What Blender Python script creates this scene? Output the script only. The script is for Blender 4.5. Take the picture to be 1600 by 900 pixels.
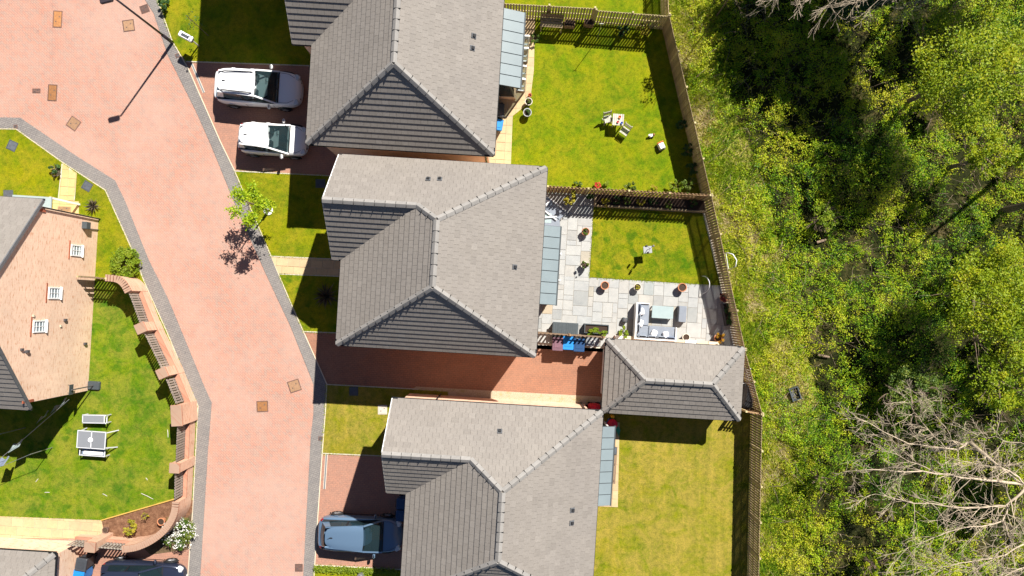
import bpy, bmesh, math, random
import numpy as np
from mathutils import Vector, Matrix

for _o in list(bpy.data.objects): bpy.data.objects.remove(_o)
R = math.radians
S = bpy.context.scene
COL = S.collection
random.seed(7); RNG = np.random.default_rng(7)

# ------------------------------------------------------------------ camera, light, exposure
HC, FP = 38.0, 1140.0          # drone height (m) and focal length in photo pixels
CX, CY = 800.0, 475.0          # nadir point in the photo
cam_d = bpy.data.cameras.new('camera'); cam = bpy.data.objects.new('camera', cam_d); COL.objects.link(cam)
cam.location = (0, 0, HC); cam.rotation_euler = (0, 0, 0)
cam_d.sensor_width = 36; cam_d.lens = 36 * FP / 1600; cam_d.shift_y = 25 / 1600
cam_d.clip_start = .5; cam_d.clip_end = 900
S.camera = cam
SUN_EL = R(50); SUN_AZ = math.atan2(.58, .815)
sv = Vector((math.sin(SUN_AZ) * math.cos(SUN_EL), math.cos(SUN_AZ) * math.cos(SUN_EL), math.sin(SUN_EL)))
wd = bpy.data.worlds.new('World'); S.world = wd; wd.use_nodes = True
nt = wd.node_tree; nt.nodes.clear()
sky = nt.nodes.new('ShaderNodeTexSky'); sky.sky_type = 'NISHITA'; sky.sun_disc = False
sky.sun_elevation = SUN_EL; sky.sun_rotation = SUN_AZ; sky.air_density = 1.0; sky.ozone_density = 2.0; sky.altitude = 4500; sky.dust_density = .1
bg = nt.nodes.new('ShaderNodeBackground'); bg.inputs['Strength'].default_value = .05
wo = nt.nodes.new('ShaderNodeOutputWorld')
nt.links.new(sky.outputs[0], bg.inputs[0]); nt.links.new(bg.outputs[0], wo.inputs[0])
sl = bpy.data.lights.new('sun', 'SUN'); sl.energy = 5.0; sl.angle = R(.53); sl.color = (1, .95, .86)
so = bpy.data.objects.new('sun', sl); COL.objects.link(so); so.location = sv * 60
so.rotation_euler = (-sv).to_track_quat('-Z', 'Y').to_euler()
S.view_settings.view_transform = 'Standard'; S.view_settings.look = 'None'
S.view_settings.gamma = 1; S.view_settings.exposure = 1.0
S.render.engine = 'CYCLES'

# ------------------------------------------------------------------ frames: photo pixel (+ height) -> place; house frame (u, v)
def W(px, py, h=0.0): k = (HC - h) / FP; return Vector(((px - CX) * k, (CY - py) * k, h))
TH = R(3.5); CU, SU = math.cos(TH), math.sin(TH)
def UV(u, v, h=0.0): return Vector((u * CU + v * SU, -u * SU + v * CU, h))
def toUV(p): return (p[0] * CU - p[1] * SU, p[0] * SU + p[1] * CU)
def ray_plane(px, py, p0, n):
    o = Vector((0, 0, HC)); d = Vector(((px - CX) / FP, (CY - py) / FP, -1))
    return o + d * ((p0 - o).dot(n) / d.dot(n))

# ------------------------------------------------------------------ materials
MATS = {}
class N:
    def __init__(s, name):
        s.m = bpy.data.materials.new(name); s.m.use_nodes = True; s.t = s.m.node_tree
        s.b = s.t.nodes['Principled BSDF']; MATS[name] = s.m
    def n(s, ty, **kw):
        x = s.t.nodes.new('ShaderNode' + ty)
        for k, v in kw.items(): setattr(x, k, v)
        return x
    def l(s, a, b): s.t.links.new(a, b)
    def pos(s): return s.n('NewGeometry').outputs['Position']
    def objc(s): return s.n('TexCoord').outputs['Object']
    def noise(s, vec, scale, detail=4, rough=.6, dist=0):
        x = s.n('TexNoise'); x.inputs['Scale'].default_value = scale; x.inputs['Detail'].default_value = detail
        x.inputs['Roughness'].default_value = rough; x.inputs['Distortion'].default_value = dist
        s.l(vec, x.inputs['Vector']); return x.outputs['Fac']
    def ramp(s, fac, stops, interp='LINEAR'):
        x = s.n('ValToRGB'); e = x.color_ramp; e.interpolation = interp
        while len(e.elements) < len(stops): e.elements.new(.5)
        for q, (p, c) in zip(e.elements, stops):
            q.position = p; q.color = (c[0], c[1], c[2], 1) if hasattr(c, '__len__') else (c, c, c, 1)
        s.l(fac, x.inputs['Fac']); return x.outputs['Color']
    def mix(s, a, b, f, mode='MIX'):
        x = s.n('Mix', data_type='RGBA', blend_type=mode)
        for sock, v in ((x.inputs['A'], a), (x.inputs['B'], b), (x.inputs['Factor'], f)):
            if isinstance(v, (int, float)): sock.default_value = v
            elif isinstance(v, tuple): sock.default_value = (*v, 1)
            else: s.l(v, sock)
        for i in x.inputs:
            pass
        return [o for o in x.outputs if o.type == 'RGBA'][0]
    def bump(s, h, strength=.4, dist=.02):
        x = s.n('Bump'); x.inputs['Strength'].default_value = strength; x.inputs['Distance'].default_value = dist
        s.l(h, x.inputs['Height']); s.l(x.outputs[0], s.b.inputs['Normal'])
    def math(s, op, a, b=None):
        x = s.n('Math', operation=op)
        for i, v in enumerate((a, b)):
            if v is None: continue
            if isinstance(v, (int, float)): x.inputs[i].default_value = v
            else: s.l(v, x.inputs[i])
        return x.outputs[0]
    def fin(s, col=None, rough=.8, metal=0, spec=.4):
        if col is not None:
            if isinstance(col, tuple): s.b.inputs['Base Color'].default_value = (*col, 1)
            else: s.l(col, s.b.inputs['Base Color'])
        s.b.inputs['Roughness'].default_value = rough; s.b.inputs['Metallic'].default_value = metal
        s.b.inputs['Specular IOR Level'].default_value = spec
        return s.m
def mixsock(x, name):
    return [i for i in x.inputs if i.name == name and i.type == 'RGBA'][0]
def _mix(s, a, b, f, mode='MIX'):
    x = s.n('Mix', data_type='RGBA', blend_type=mode)
    fs = [i for i in x.inputs if i.name == 'Factor' and i.type == 'VALUE'][0]
    for sock, v in ((mixsock(x, 'A'), a), (mixsock(x, 'B'), b), (fs, f)):
        if isinstance(v, (int, float)) and sock.type == 'VALUE': sock.default_value = v
        elif isinstance(v, tuple): sock.default_value = (*v, 1)
        else: s.l(v, sock)
    return [o for o in x.outputs if o.type == 'RGBA'][0]
N.mix = _mix

def plain(name, c, rough=.6, metal=0, var=.18, scale=6, bump=0, spec=.4):
    n = N(name); v = n.objc()
    f = n.noise(v, scale, 5, .65)
    col = n.ramp(f, [(.3, tuple(x * (1 - var) for x in c)), (.7, tuple(min(1, x * (1 + var)) for x in c))])
    oi = n.n('ObjectInfo'); k = n.ramp(oi.outputs['Random'], [(0, 1 - var * .9), (1, 1 + var * .9)]); col = n.mix(col, k, 1., 'MULTIPLY')
    if bump: n.bump(n.noise(v, scale * 6, 3), bump, .01)
    return n.fin(col, rough, metal, spec)

def paving(name, c1, c2, mortar, rot, bw, bh, patch, fade, msize=.008):
    """block paving: small bricks, random colours, wear in patches of their own shape"""
    n = N(name); p = n.pos()
    mp = n.n('Mapping'); mp.inputs['Rotation'].default_value = (0, 0, rot); n.l(p, mp.inputs['Vector'])
    br = n.n('TexBrick'); n.l(mp.outputs[0], br.inputs['Vector'])
    br.inputs['Color1'].default_value = (*c1, 1); br.inputs['Color2'].default_value = (*c2, 1); br.inputs['Mortar'].default_value = (*mortar, 1)
    br.inputs['Scale'].default_value = 1; br.inputs['Mortar Size'].default_value = msize; br.inputs['Mortar Smooth'].default_value = .3
    br.inputs['Brick Width'].default_value = bw; br.inputs['Row Height'].default_value = bh
    big = n.ramp(n.noise(p, .22, 5, .62, .4), [(.36, 0.), (.64, 1.)])
    c = n.mix(br.outputs['Color'], patch, n.math('MULTIPLY', big, fade))
    mid = n.ramp(n.noise(p, 2.2, 5, .7), [(.46, (1, 1, 1)), (.64, (.89, .90, .925)), (.76, (.73, .75, .79))])
    spots = n.ramp(n.noise(p, 6.5, 3, .55), [(.66, (1, 1, 1)), (.76, (.70, .72, .78))]); c = n.mix(c, spots, .8, 'MULTIPLY')
    c = n.mix(c, mid, .8, 'MULTIPLY')
    fine = n.ramp(n.noise(p, 22, 3, .75), [(.28, (.70, .71, .73)), (.5, (1, 1, 1)), (.72, (1.22, 1.2, 1.18))])
    c = n.mix(c, fine, .8, 'MULTIPLY')
    n.bump(n.math('ADD', br.outputs['Fac'], n.noise(p, 40, 2)), -.25, .006)
    return n.fin(c, .88, 0, .25)
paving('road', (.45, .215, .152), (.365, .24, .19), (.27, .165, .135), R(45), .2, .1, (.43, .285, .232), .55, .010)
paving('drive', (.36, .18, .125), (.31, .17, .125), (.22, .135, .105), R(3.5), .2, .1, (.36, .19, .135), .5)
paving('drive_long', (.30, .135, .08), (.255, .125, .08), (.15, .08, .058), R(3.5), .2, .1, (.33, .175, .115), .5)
paving('sett', (.22, .20, .19), (.18, .165, .16), (.11, .102, .098), R(-22), .2, .1, (.24, .222, .205), .4, .012)

def lawn(name, dark, mid, light, dry, dryamt, seed, streak=.25, blot=.6):
    n = N(name); p = n.pos()
    mp = n.n('Mapping'); mp.inputs['Location'].default_value = (seed * 13.7, seed * 7.1, 0); n.l(p, mp.inputs['Vector']); v = mp.outputs[0]
    a = n.noise(v, .55, 5, .66, .5)
    c = n.ramp(a, [(.34, dark), (.48, mid), (.62, light)])
    d = n.ramp(n.noise(v, .9, 5, .7, .8), [(.5 - .18 * dryamt, 0.), (.72 - .18 * dryamt, 1.)])
    c = n.mix(c, dry, n.math('MULTIPLY', d, dryamt))
    # lusher darker tufts, mowing lines, fine blades
    c = n.mix(c, dark, n.math('MULTIPLY', n.ramp(n.noise(v, 1.5, 4, .6, .3), [(.54, 0.), (.66, 1.)]), blot))
    ms = n.n('Mapping'); ms.inputs['Scale'].default_value = (3.2, .22, 1); ms.inputs['Rotation'].default_value = (0, 0, R(3.5)); n.l(v, ms.inputs['Vector'])
    c = n.mix(c, n.ramp(n.noise(ms.outputs[0], 1., 3, .6), [(.35, (.84, .88, .82)), (.65, (1.14, 1.1, 1.12))]), streak, 'MULTIPLY')
    b = n.ramp(n.noise(v, 5.5, 4, .75), [(.30, (.55, .62, .55)), (.5, (1, 1, 1)), (.72, (1.28, 1.2, 1.15))])
    c = n.mix(c, b, .8, 'MULTIPLY')
    f = n.ramp(n.noise(v, 22, 3, .8), [(.28, (.48, .55, .48)), (.5, (1, 1, 1)), (.74, (1.45, 1.35, 1.3))])
    c = n.mix(c, f, .9, 'MULTIPLY')
    n.bump(n.math('ADD', n.noise(v, 34, 3, .8), n.math('MULTIPLY', n.noise(v, 6, 3), .7)), .6, .04)
    return n.fin(c, .95, 0, .1)
lawn('lawn_a', (0.0645, 0.1305, 0.0024), (0.1161, 0.174, 0.0024), (0.172, 0.1984, 0.0024), (0.2322, 0.2132, 0.008), .6, 1, .3, .4)
lawn('lawn_b', (0.043, 0.1087, 0.0024), (0.1118, 0.161, 0.0024), (0.1763, 0.187, 0.0032), (0.2408, 0.2044, 0.012), .65, 2, .1, .8)
lawn('lawn_c', (0.1032, 0.1436, 0.0032), (0.1591, 0.174, 0.0064), (0.2021, 0.1827, 0.0128), (0.2666, 0.2088, 0.04), .85, 3, .8, .35)
lawn('lawn_d', (.038, .110, .004), (.085, .155, .004), (.140, .182, .006), (.225, .205, .030), .55, 4, .1, .7)
lawn('lawn_front', (0.0602, 0.1175, 0.0024), (0.129, 0.1696, 0.0024), (0.1892, 0.1958, 0.0024), (0.2494, 0.2088, 0.012), .6, 5, .2, .4)

lawn('verge', (.05, .13, .004), (.15, .21, .004), (.25, .26, .008), (.36, .29, .10), .75, 6, 0, .5)
n = N('earth'); p = n.pos()
c = n.ramp(n.noise(p, 1.6, 6, .7), [(.3, (.06, .045, .03)), (.5, (.12, .085, .05)), (.7, (.19, .145, .085))])
c = n.mix(c, n.ramp(n.noise(p, 18, 4, .8), [(.3, (.6, .6, .6)), (.7, (1.35, 1.3, 1.25))]), .9, 'MULTIPLY')
n.bump(n.noise(p, 14, 5, .8), .8, .06); n.fin(c, .95, 0, .1)
n = N('bark_mulch'); p = n.pos()
c = n.ramp(n.noise(p, 5, 6, .8), [(.3, (.08, .04, .022)), (.5, (.17, .085, .05)), (.72, (.30, .17, .10))])
n.bump(n.noise(p, 20, 4, .8), .8, .05); n.fin(c, .95, 0, .1)
n = N('rough_ground'); p = n.pos()
c = n.ramp(n.noise(p, .8, 6, .75, .6), [(.36, (.012, .016, .005)), (.52, (.03, .034, .010)), (.62, (.09, .075, .03)), (.76, (.24, .18, .09))])
c = n.mix(c, n.ramp(n.noise(p, 12, 5, .85), [(.3, (.45, .5, .45)), (.7, (1.4, 1.3, 1.25))]), .9, 'MULTIPLY')
n.bump(n.noise(p, 9, 5, .8), .9, .1); n.fin(c, .95, 0, .1)
n = N('gravel'); p = n.pos()
c = n.ramp(n.noise(p, 30, 4, .8), [(.3, (.22, .17, .11)), (.5, (.40, .32, .23)), (.7, (.55, .47, .36))])
c = n.mix(c, (.22, .22, .03), n.math('MULTIPLY', n.ramp(n.noise(p, 2.5, 4, .7), [(.55, 0.), (.72, 1.)]), .6))
n.bump(n.noise(p, 45, 3), .7, .02); n.fin(c, .9, 0, .2)

def brick(name, c1, c2, mortar, patch, coord='obj'):
    n = N(name); v = n.objc()
    sx = n.n('SeparateXYZ'); n.l(v, sx.inputs[0]); cb = n.n('CombineXYZ')
    n.l(n.math('ADD', sx.outputs[0], sx.outputs[1]), cb.inputs[0]); n.l(sx.outputs[2], cb.inputs[1])
    br = n.n('TexBrick'); n.l(cb.outputs[0], br.inputs['Vector'])
    br.inputs['Color1'].default_value = (*c1, 1); br.inputs['Color2'].default_value = (*c2, 1); br.inputs['Mortar'].default_value = (*mortar, 1)
    br.inputs['Scale'].default_value = 1; br.inputs['Mortar Size'].default_value = .006; br.inputs['Mortar Smooth'].default_value = .2
    br.inputs['Brick Width'].default_value = .225; br.inputs['Row Height'].default_value = .05
    # odd darker and redder bricks, drawn out along the courses
    mp = n.n('Mapping'); mp.inputs['Scale'].default_value = (2.2, 9, 1); n.l(cb.outputs[0], mp.inputs['Vector'])
    c = n.mix(br.outputs['Color'], patch, n.ramp(n.noise(mp.outputs[0], 1.5, 4, .7), [(.54, 0.), (.63, .8)]))
    c = n.mix(c, n.ramp(n.noise(v, .7, 4, .6), [(.3, (.86, .86, .86)), (.7, (1.08, 1.08, 1.08))]), .8, 'MULTIPLY')
    n.bump(br.outputs['Fac'], -.3, .008)
    return n.fin(c, .88, 0, .2)
brick('brick', (.80, .56, .41), (.75, .50, .36), (.74, .61, .49), (.54, .24, .125))
brick('brick_wall', (.64, .41, .29), (.57, .33, .225), (.5, .39, .3), (.42, .19, .11))
brick('brick_cap', (.44, .215, .145), (.38, .18, .12), (.33, .22, .16), (.30, .12, .075))
plain('soldier', (.32, .09, .045), .85, var=.25, scale=9)

def tilemat(name, dark, light, tone):
    n = N(name); v = n.pos()
    oi = n.n('ObjectInfo'); at = n.n('Attribute', attribute_name='tint')
    r = n.math('FRACT', n.math('ADD', oi.outputs['Random'], at.outputs['Fac']))
    c = n.ramp(r, [(0, dark), (.93, light), (.965, tuple(q * 1.06 for q in light)), (.97, tuple(q * .95 for q in dark)), (1, tuple(q * .97 for q in dark))])
    c = n.mix(c, n.ramp(n.noise(v, .5, 5, .65), [(.3, (.95, .95, .96)), (.7, (1.04, 1.035, 1.03))]), 1., 'MULTIPLY')
    c = n.mix(c, n.ramp(n.noise(v, 16, 4, .75), [(.3, (.82, .82, .82)), (.7, (1.14, 1.14, 1.14))]), .8, 'MULTIPLY')
    c = n.mix(c, tone, n.ramp(n.noise(v, 3.5, 5, .75), [(.62, 0.), (.82, .2)]))
    n.bump(n.noise(v, 60, 3), .25, .004)
    return n.fin(c, .72, 0, .35)
tilemat('tile', (.196, .176, .158), (.214, .193, .174), (.20, .185, .15))
tilemat('tile_dark', (.16, .145, .135), (.205, .187, .175), (.22, .21, .16))
plain('tile_bed', (.05, .05, .055), .9)
plain('ridge', (.235, .222, .21), .75, var=.12)
plain('black_plastic', (.012, .013, .016), .45)
plain('union', (.02, .02, .022), .6)
plain('lead', (.10, .105, .115), .55)
plain('white_paint', (.78, .78, .78), .4, var=.03)
plain('cream_stone', (.52, .45, .34), .85, var=.1, scale=3, bump=.2)
plain('concrete', (.50, .45, .38), .9, var=.12, scale=7, bump=.2)
plain('zinc', (.175, .215, .232), .42, .0, var=.05, scale=2, spec=.5)
plain('fence_wood', (.30, .225, .13), .85, var=.25, scale=4)
plain('fence_pale', (.44, .36, .19), .85, var=.22, scale=4)
plain('fence_dark', (.17, .115, .075), .85, var=.25, scale=5)
plain('fence_brown', (.30, .19, .10), .85, var=.25, scale=5)
plain('timber_orange', (.50, .30, .07), .8, var=.15)
plain('rust', (.30, .135, .05), .75, var=.25, scale=10, bump=.2)
plain('tan_iron', (.30, .175, .10), .75, var=.2, scale=10, bump=.2)
plain('iron', (.07, .065, .07), .6, var=.25, scale=10)
plain('iron_brown', (.13, .075, .06), .6, var=.25, scale=10)
plain('slate_cover', (.075, .085, .10), .6, var=.2, scale=6)
plain('grey_metal', (.32, .33, .34), .4, .6, var=.05)
plain('pole_black', (.03, .022, .028), .45, var=.1)
plain('grey_weave', (.17, .18, .20), .8, var=.1, scale=30, bump=.3)
plain('grey_cushion', (.21, .235, .28), .9, var=.08, scale=6, bump=.2)
plain('dark_cushion', (.15, .18, .25), .9, var=.1, scale=6)
plain('white_fabric', (.74, .74, .76), .9, var=.04)
plain('pale_top', (.30, .37, .38), .3, var=.05)
plain('charcoal', (.05, .062, .07), .6, var=.12, scale=8)
plain('terracotta', (.46, .19, .095), .85, var=.12)
plain('pale_pot', (.55, .50, .42), .8, var=.1)
plain('soil', (.05, .03, .02), .95, var=.3, scale=20)
plain('blue_bin', (.015, .20, .56), .45, var=.06)
plain('navy_bin', (.012, .05, .14), .45, var=.1)
plain('purple_bin', (.15, .075, .10), .5, var=.1)
plain('grey_bin', (.045, .05, .06), .5, var=.1)
plain('red_plastic', (.62, .012, .03), .35, var=.05)
plain('green_plastic', (.01, .25, .16), .4, var=.05)
plain('blue_plastic', (.02, .12, .50), .4, var=.05)
plain('yellow_plastic', (.75, .45, .02), .4, var=.05)
plain('orange_plastic', (.70, .20, .05), .5, var=.05)
plain('pine', (.50, .38, .22), .8, var=.15)
plain('panel_wood', (.24, .20, .17), .85, var=.25, scale=6)
plain('frame_white', (.50, .51, .54), .45, var=.04)
plain('weathered', (.46, .43, .38), .85, var=.15, scale=8)
plain('bark', (.17, .12, .085), .9, var=.3, scale=8, bump=.5)
plain('dead_bark', (.42, .34, .25), .9, var=.25, scale=5, bump=.4)
plain('twig', (.26, .19, .135), .9, var=.25, scale=5)
plain('tyre', (.015, .015, .016), .8)
plain('rim', (.45, .46, .48), .35, .8, var=.03)
plain('interior', (.022, .024, .028), .8)
plain('seat_fabric', (.10, .115, .125), .85)
plain('tail_red', (.22, .008, .012), .2)
plain('chrome', (.6, .6, .62), .15, .9, var=.02)

def slabmat(name, stops):
    n = N(name); v = n.pos(); oi = n.n('ObjectInfo')
    c = n.ramp(oi.outputs['Random'], stops)
    c = n.mix(c, n.ramp(n.noise(v, 3, 5, .7), [(.3, (.86, .86, .86)), (.7, (1.08, 1.07, 1.05))]), .9, 'MULTIPLY')
    c = n.mix(c, n.ramp(n.noise(v, 20, 4, .75), [(.3, (.90, .90, .90)), (.7, (1.08, 1.08, 1.08))]), .8, 'MULTIPLY')
    n.bump(n.noise(v, 14, 5), .25, .01)
    return n.fin(c, .8, 0, .3)
slabmat('sandstone', [(0, (0.3458, 0.345, 0.3383)), (.3, (0.3722, 0.3728, 0.3645)), (.6, (0.3293, 0.338, 0.3421)), (.8, (0.359, 0.345, 0.3234)), (.9, (0.2665, 0.2719, 0.2747)), (.96, (0.2963, 0.3171, 0.3159)), (1, (0.3788, 0.3136, 0.2298))])
slabmat('cream_slab', [(0, (0.4816, 0.3523, 0.198)), (.5, (0.516, 0.3871, 0.225)), (1, (0.43, 0.3219, 0.1935))])
slabmat('yellow_slab', [(0, (0.516, 0.3828, 0.1665)), (.5, (0.5418, 0.4089, 0.189)), (1, (0.4816, 0.3567, 0.162))])

def leafmat(name, stops, trans=.36):
    n = N(name); at = n.n('Attribute', attribute_name='tint')
    c = n.ramp(at.outputs['Fac'], stops)
    n.fin(c, .55, 0, .3)
    tr = n.n('BsdfTranslucent'); n.l(c, tr.inputs['Color'])
    mx = n.n('MixShader'); mx.inputs[0].default_value = trans
    out = n.t.nodes['Material Output']
    n.l(n.b.outputs[0], mx.inputs[1]); n.l(tr.outputs[0], mx.inputs[2]); n.l(mx.outputs[0], out.inputs['Surface'])
leafmat('leaf_fresh', [(0, (.15, .27, .006)), (.5, (.30, .43, .008)), (1, (.44, .50, .02))], .4)
leafmat('leaf_wild', [(0, (.02, .07, .006)), (.22, (.07, .19, .006)), (.45, (.21, .37, .006)), (.72, (.41, .51, .012)), (.93, (.54, .53, .03)), (1, (.34, .20, .09))])
leafmat('leaf_tree', [(0, (.09, .18, .005)), (.5, (.25, .33, .006)), (.85, (.38, .40, .008)), (1, (.46, .39, .02))], .38)
leafmat('leaf_lime', [(0, (.11, .19, .008)), (.5, (.20, .29, .012)), (1, (.31, .35, .03))], .38)
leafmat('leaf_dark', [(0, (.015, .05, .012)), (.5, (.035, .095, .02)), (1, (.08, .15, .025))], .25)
leafmat('leaf_shrub', [(0, (.035, .085, .010)), (.5, (.09, .15, .014)), (1, (.20, .23, .03))], .3)
leafmat('leaf_yellow', [(0, (.18, .2, .01)), (.5, (.33, .29, .02)), (1, (.45, .36, .04))], .3)
leafmat('leaf_orange', [(0, (.22, .12, .01)), (.5, (.42, .22, .015)), (1, (.50, .33, .02))], .3)
leafmat('leaf_red', [(0, (.06, .012, .015)), (.5, (.15, .02, .03)), (1, (.26, .05, .04))], .25)
leafmat('leaf_spiky', [(0, (.03, .025, .02)), (.6, (.08, .07, .045)), (1, (.22, .17, .11))], .15)
leafmat('petal_white', [(0, (.70, .70, .66)), (1, (.80, .79, .74))], .3)
leafmat('petal_red', [(0, (.55, .05, .04)), (1, (.65, .15, .05))], .3)
leafmat('grass_blade', [(0, (.09, .19, .006)), (.35, (.24, .34, .008)), (.65, (.42, .43, .02)), (.85, (.56, .46, .17)), (1, (.62, .52, .32))], .3)

def paint(name, c, flake=0):
    n = N(name); n.fin(c, .28, flake, .5); n.b.inputs['Coat Weight'].default_value = .6; n.b.inputs['Coat Roughness'].default_value = .06
paint('paint_white', (.80, .81, .83)); paint('paint_blue', (.13, .21, .32), .4); paint('paint_navy', (.02, .026, .05), .2)
paint('paint_white2', (.82, .82, .83))
n = N('car_glass'); n.fin((.015, .03, .036), .06, 0, .6)
tr = n.n('BsdfTransparent'); tr.inputs[0].default_value = (.55, .68, .68, 1); mx = n.n('MixShader'); mx.inputs[0].default_value = .45
n.l(n.b.outputs[0], mx.inputs[1]); n.l(tr.outputs[0], mx.inputs[2]); n.l(mx.outputs[0], n.t.nodes['Material Output'].inputs['Surface'])
n = N('lamp_glass'); n.fin((.55, .58, .6), .1, 0, .6)
n = N('window_glass'); n.fin((.24, .29, .32), .1, 0, .8)
n = N('dark_glass'); n.fin((.02, .03, .04), .05, 0, .6)

# ------------------------------------------------------------------ mesh builder and object helpers
MW = {}
def mw(o): return MW[o.name] if o is not None else Matrix.Identity(4)
class MB:
    def __init__(s): s.v = []; s.f = []; s.t = []
    def add(s, vs, fs, tint=None):
        o = len(s.v); s.v += [tuple(x) for x in vs]; s.f += [tuple(i + o for i in f) for f in fs]
        if tint is not None: s.t += [tint] * len(vs)
        return s
    def box(s, c, d, rz=0, M=None):
        hx, hy, hz = d[0] / 2, d[1] / 2, d[2] / 2
        vs = [Vector((x, y, z)) for z in (-hz, hz) for x, y in ((-hx, -hy), (hx, -hy), (hx, hy), (-hx, hy))]
        m = Matrix.Translation(Vector(c)) @ Matrix.Rotation(rz, 4, 'Z') if M is None else M
        return s.add([m @ v for v in vs], [(3, 2, 1, 0), (4, 5, 6, 7), (0, 1, 5, 4), (1, 2, 6, 5), (2, 3, 7, 6), (3, 0, 4, 7)])
    def rbox(s, c, d, b=.03, rz=0):
        """box with chamfered top and vertical edges"""
        hx, hy, hz = d[0] / 2, d[1] / 2, d[2] / 2; b = min(b, hx * .8, hy * .8, hz * .9)
        def ring(ix, z):
            x, y = hx - ix, hy - ix; k = b
            return [(-x + k, -y, z), (x - k, -y, z), (x, -y + k, z), (x, y - k, z), (x - k, y, z), (-x + k, y, z), (-x, y - k, z), (-x, -y + k, z)]
        m = Matrix.Translation(Vector(c)) @ Matrix.Rotation(rz, 4, 'Z')
        vs = ring(0, -hz) + ring(0, hz - b) + ring(b * .7, hz)
        fs = [tuple(range(7, -1, -1)), tuple(range(16, 24))]
        for r in (0, 8):
            for i in range(8): j = (i + 1) % 8; fs.append((r + i, r + j, r + 8 + j, r + 8 + i))
        return s.add([m @ Vector(v) for v in vs], fs)
    def bar(s, a, b, w, d=None, up=Vector((0, 0, 1))):
        a, b = Vector(a), Vector(b); d = d or w; z = (b - a).normalized()
        x = up.cross(z)
        if x.length < 1e-4: x = Vector((1, 0, 0)).cross(z)
        x.normalize(); y = z.cross(x)
        vs = [p + x * (i * w / 2) + y * (j * d / 2) for p in (a, b) for i, j in ((-1, -1), (1, -1), (1, 1), (-1, 1))]
        return s.add(vs, [(3, 2, 1, 0), (4, 5, 6, 7), (0, 1, 5, 4), (1, 2, 6, 5), (2, 3, 7, 6), (3, 0, 4, 7)])
    def prism(s, poly, z0, z1):
        k = len(poly); A = sum(poly[i][0] * poly[(i + 1) % k][1] - poly[(i + 1) % k][0] * poly[i][1] for i in range(k))
        if A < 0: poly = poly[::-1]
        vs = [(p[0], p[1], z0) for p in poly] + [(p[0], p[1], z1) for p in poly]
        return s.add(vs, [tuple(range(k - 1, -1, -1)), tuple(range(k, 2 * k))] + [(i, (i + 1) % k, k + (i + 1) % k, k + i) for i in range(k)])
    def tube(s, pts, rad, nseg=6, tint=None):
        pts = [Vector(p) for p in pts]
        if not hasattr(rad, '__len__'): rad = [rad] * len(pts)
        vs = []; fs = []; ref = Vector((.31, .17, .93))
        for i, p in enumerate(pts):
            t = (pts[min(i + 1, len(pts) - 1)] - pts[max(i - 1, 0)])
            t = t.normalized() if t.length > 1e-9 else Vector((0, 0, 1))
            x = ref.cross(t)
            if x.length < .05: x = Vector((1, 0, 0)).cross(t)
            x.normalize(); y = t.cross(x)
            for k in range(nseg):
                a = 2 * math.pi * k / nseg; vs.append(p + (x * math.cos(a) + y * math.sin(a)) * rad[i])
            if i:
                o = (i - 1) * nseg
                fs += [(o + k, o + (k + 1) % nseg, o + nseg + (k + 1) % nseg, o + nseg + k) for k in range(nseg)]
        fs += [tuple(range(nseg - 1, -1, -1)), tuple(range(len(vs) - nseg, len(vs)))]
        return s.add(vs, fs, tint)
    def lathe(s, c, prof, nseg=16, sy=1):
        vs = []; fs = []; c = Vector(c)
        for r, z in prof:
            for k in range(nseg):
                a = 2 * math.pi * k / nseg; vs.append(c + Vector((r * math.cos(a), r * sy * math.sin(a), z)))
        for i in range(len(prof) - 1):
            o = i * nseg; fs += [(o + k, o + (k + 1) % nseg, o + nseg + (k + 1) % nseg, o + nseg + k) for k in range(nseg)]
        fs += [tuple(range(nseg - 1, -1, -1)), tuple(range(len(vs) - nseg, len(vs)))]
        return s.add(vs, fs)
    def mesh(s, name, m):
        me = bpy.data.meshes.new(name); me.from_pydata(s.v, [], s.f); me.materials.append(MATS[m] if isinstance(m, str) else m)
        if s.t:
            a = me.attributes.new('tint', 'FLOAT', 'POINT'); a.data.foreach_set('value', s.t)
        me.validate(); return me
    def build(s, name, m, parent=None, smooth=False, world=True, origin=None):
        """link as ONE object; vertices are given in place (world) unless world=False (parent's own frame)"""
        if parent is not None:
            if world:
                inv = mw(parent).inverted(); s.v = [tuple(inv @ Vector(v)) for v in s.v]
            M = mw(parent)
        else:
            if origin is None:
                a = np.array(s.v); origin = ((a[:, 0].min() + a[:, 0].max()) / 2, (a[:, 1].min() + a[:, 1].max()) / 2, a[:, 2].min())
            s.v = [(v[0] - origin[0], v[1] - origin[1], v[2] - origin[2]) for v in s.v]; M = Matrix.Translation(Vector(origin))
        me = s.mesh(name, m)
        if smooth: me.polygons.foreach_set('use_smooth', [True] * len(me.polygons))
        o = bpy.data.objects.new(name, me); COL.objects.link(o)
        if parent is not None: o.parent = parent
        else: o.location = origin
        MW[o.name] = M
        return o
def link(name, me, Mworld, parent):
    o = bpy.data.objects.new(name, me); COL.objects.link(o); o.parent = parent
    o.matrix_basis = mw(parent).inverted() @ Mworld; return o
def tag(o, label=None, cat=None, group=None, kind=None):
    if label: o['label'] = label
    if cat: o['category'] = cat
    if group: o['group'] = group
    if kind: o['kind'] = kind
    return o
def thing(name, label, cat, loc, rz=0, group=None):
    o = bpy.data.objects.new(name, None); COL.objects.link(o); o.empty_display_size = .2
    o.location = loc; o.rotation_euler = (0, 0, rz)
    MW[o.name] = Matrix.Translation(Vector(loc)) @ Matrix.Rotation(rz, 4, 'Z')
    return tag(o, label, cat, group)
def struct(name, mb, m, label=None, cat=None):
    o = mb.build(name, m, origin=(0, 0, 0)); o['kind'] = 'structure'
    if label: o['label'] = label
    return o
LAWNS = []
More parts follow.
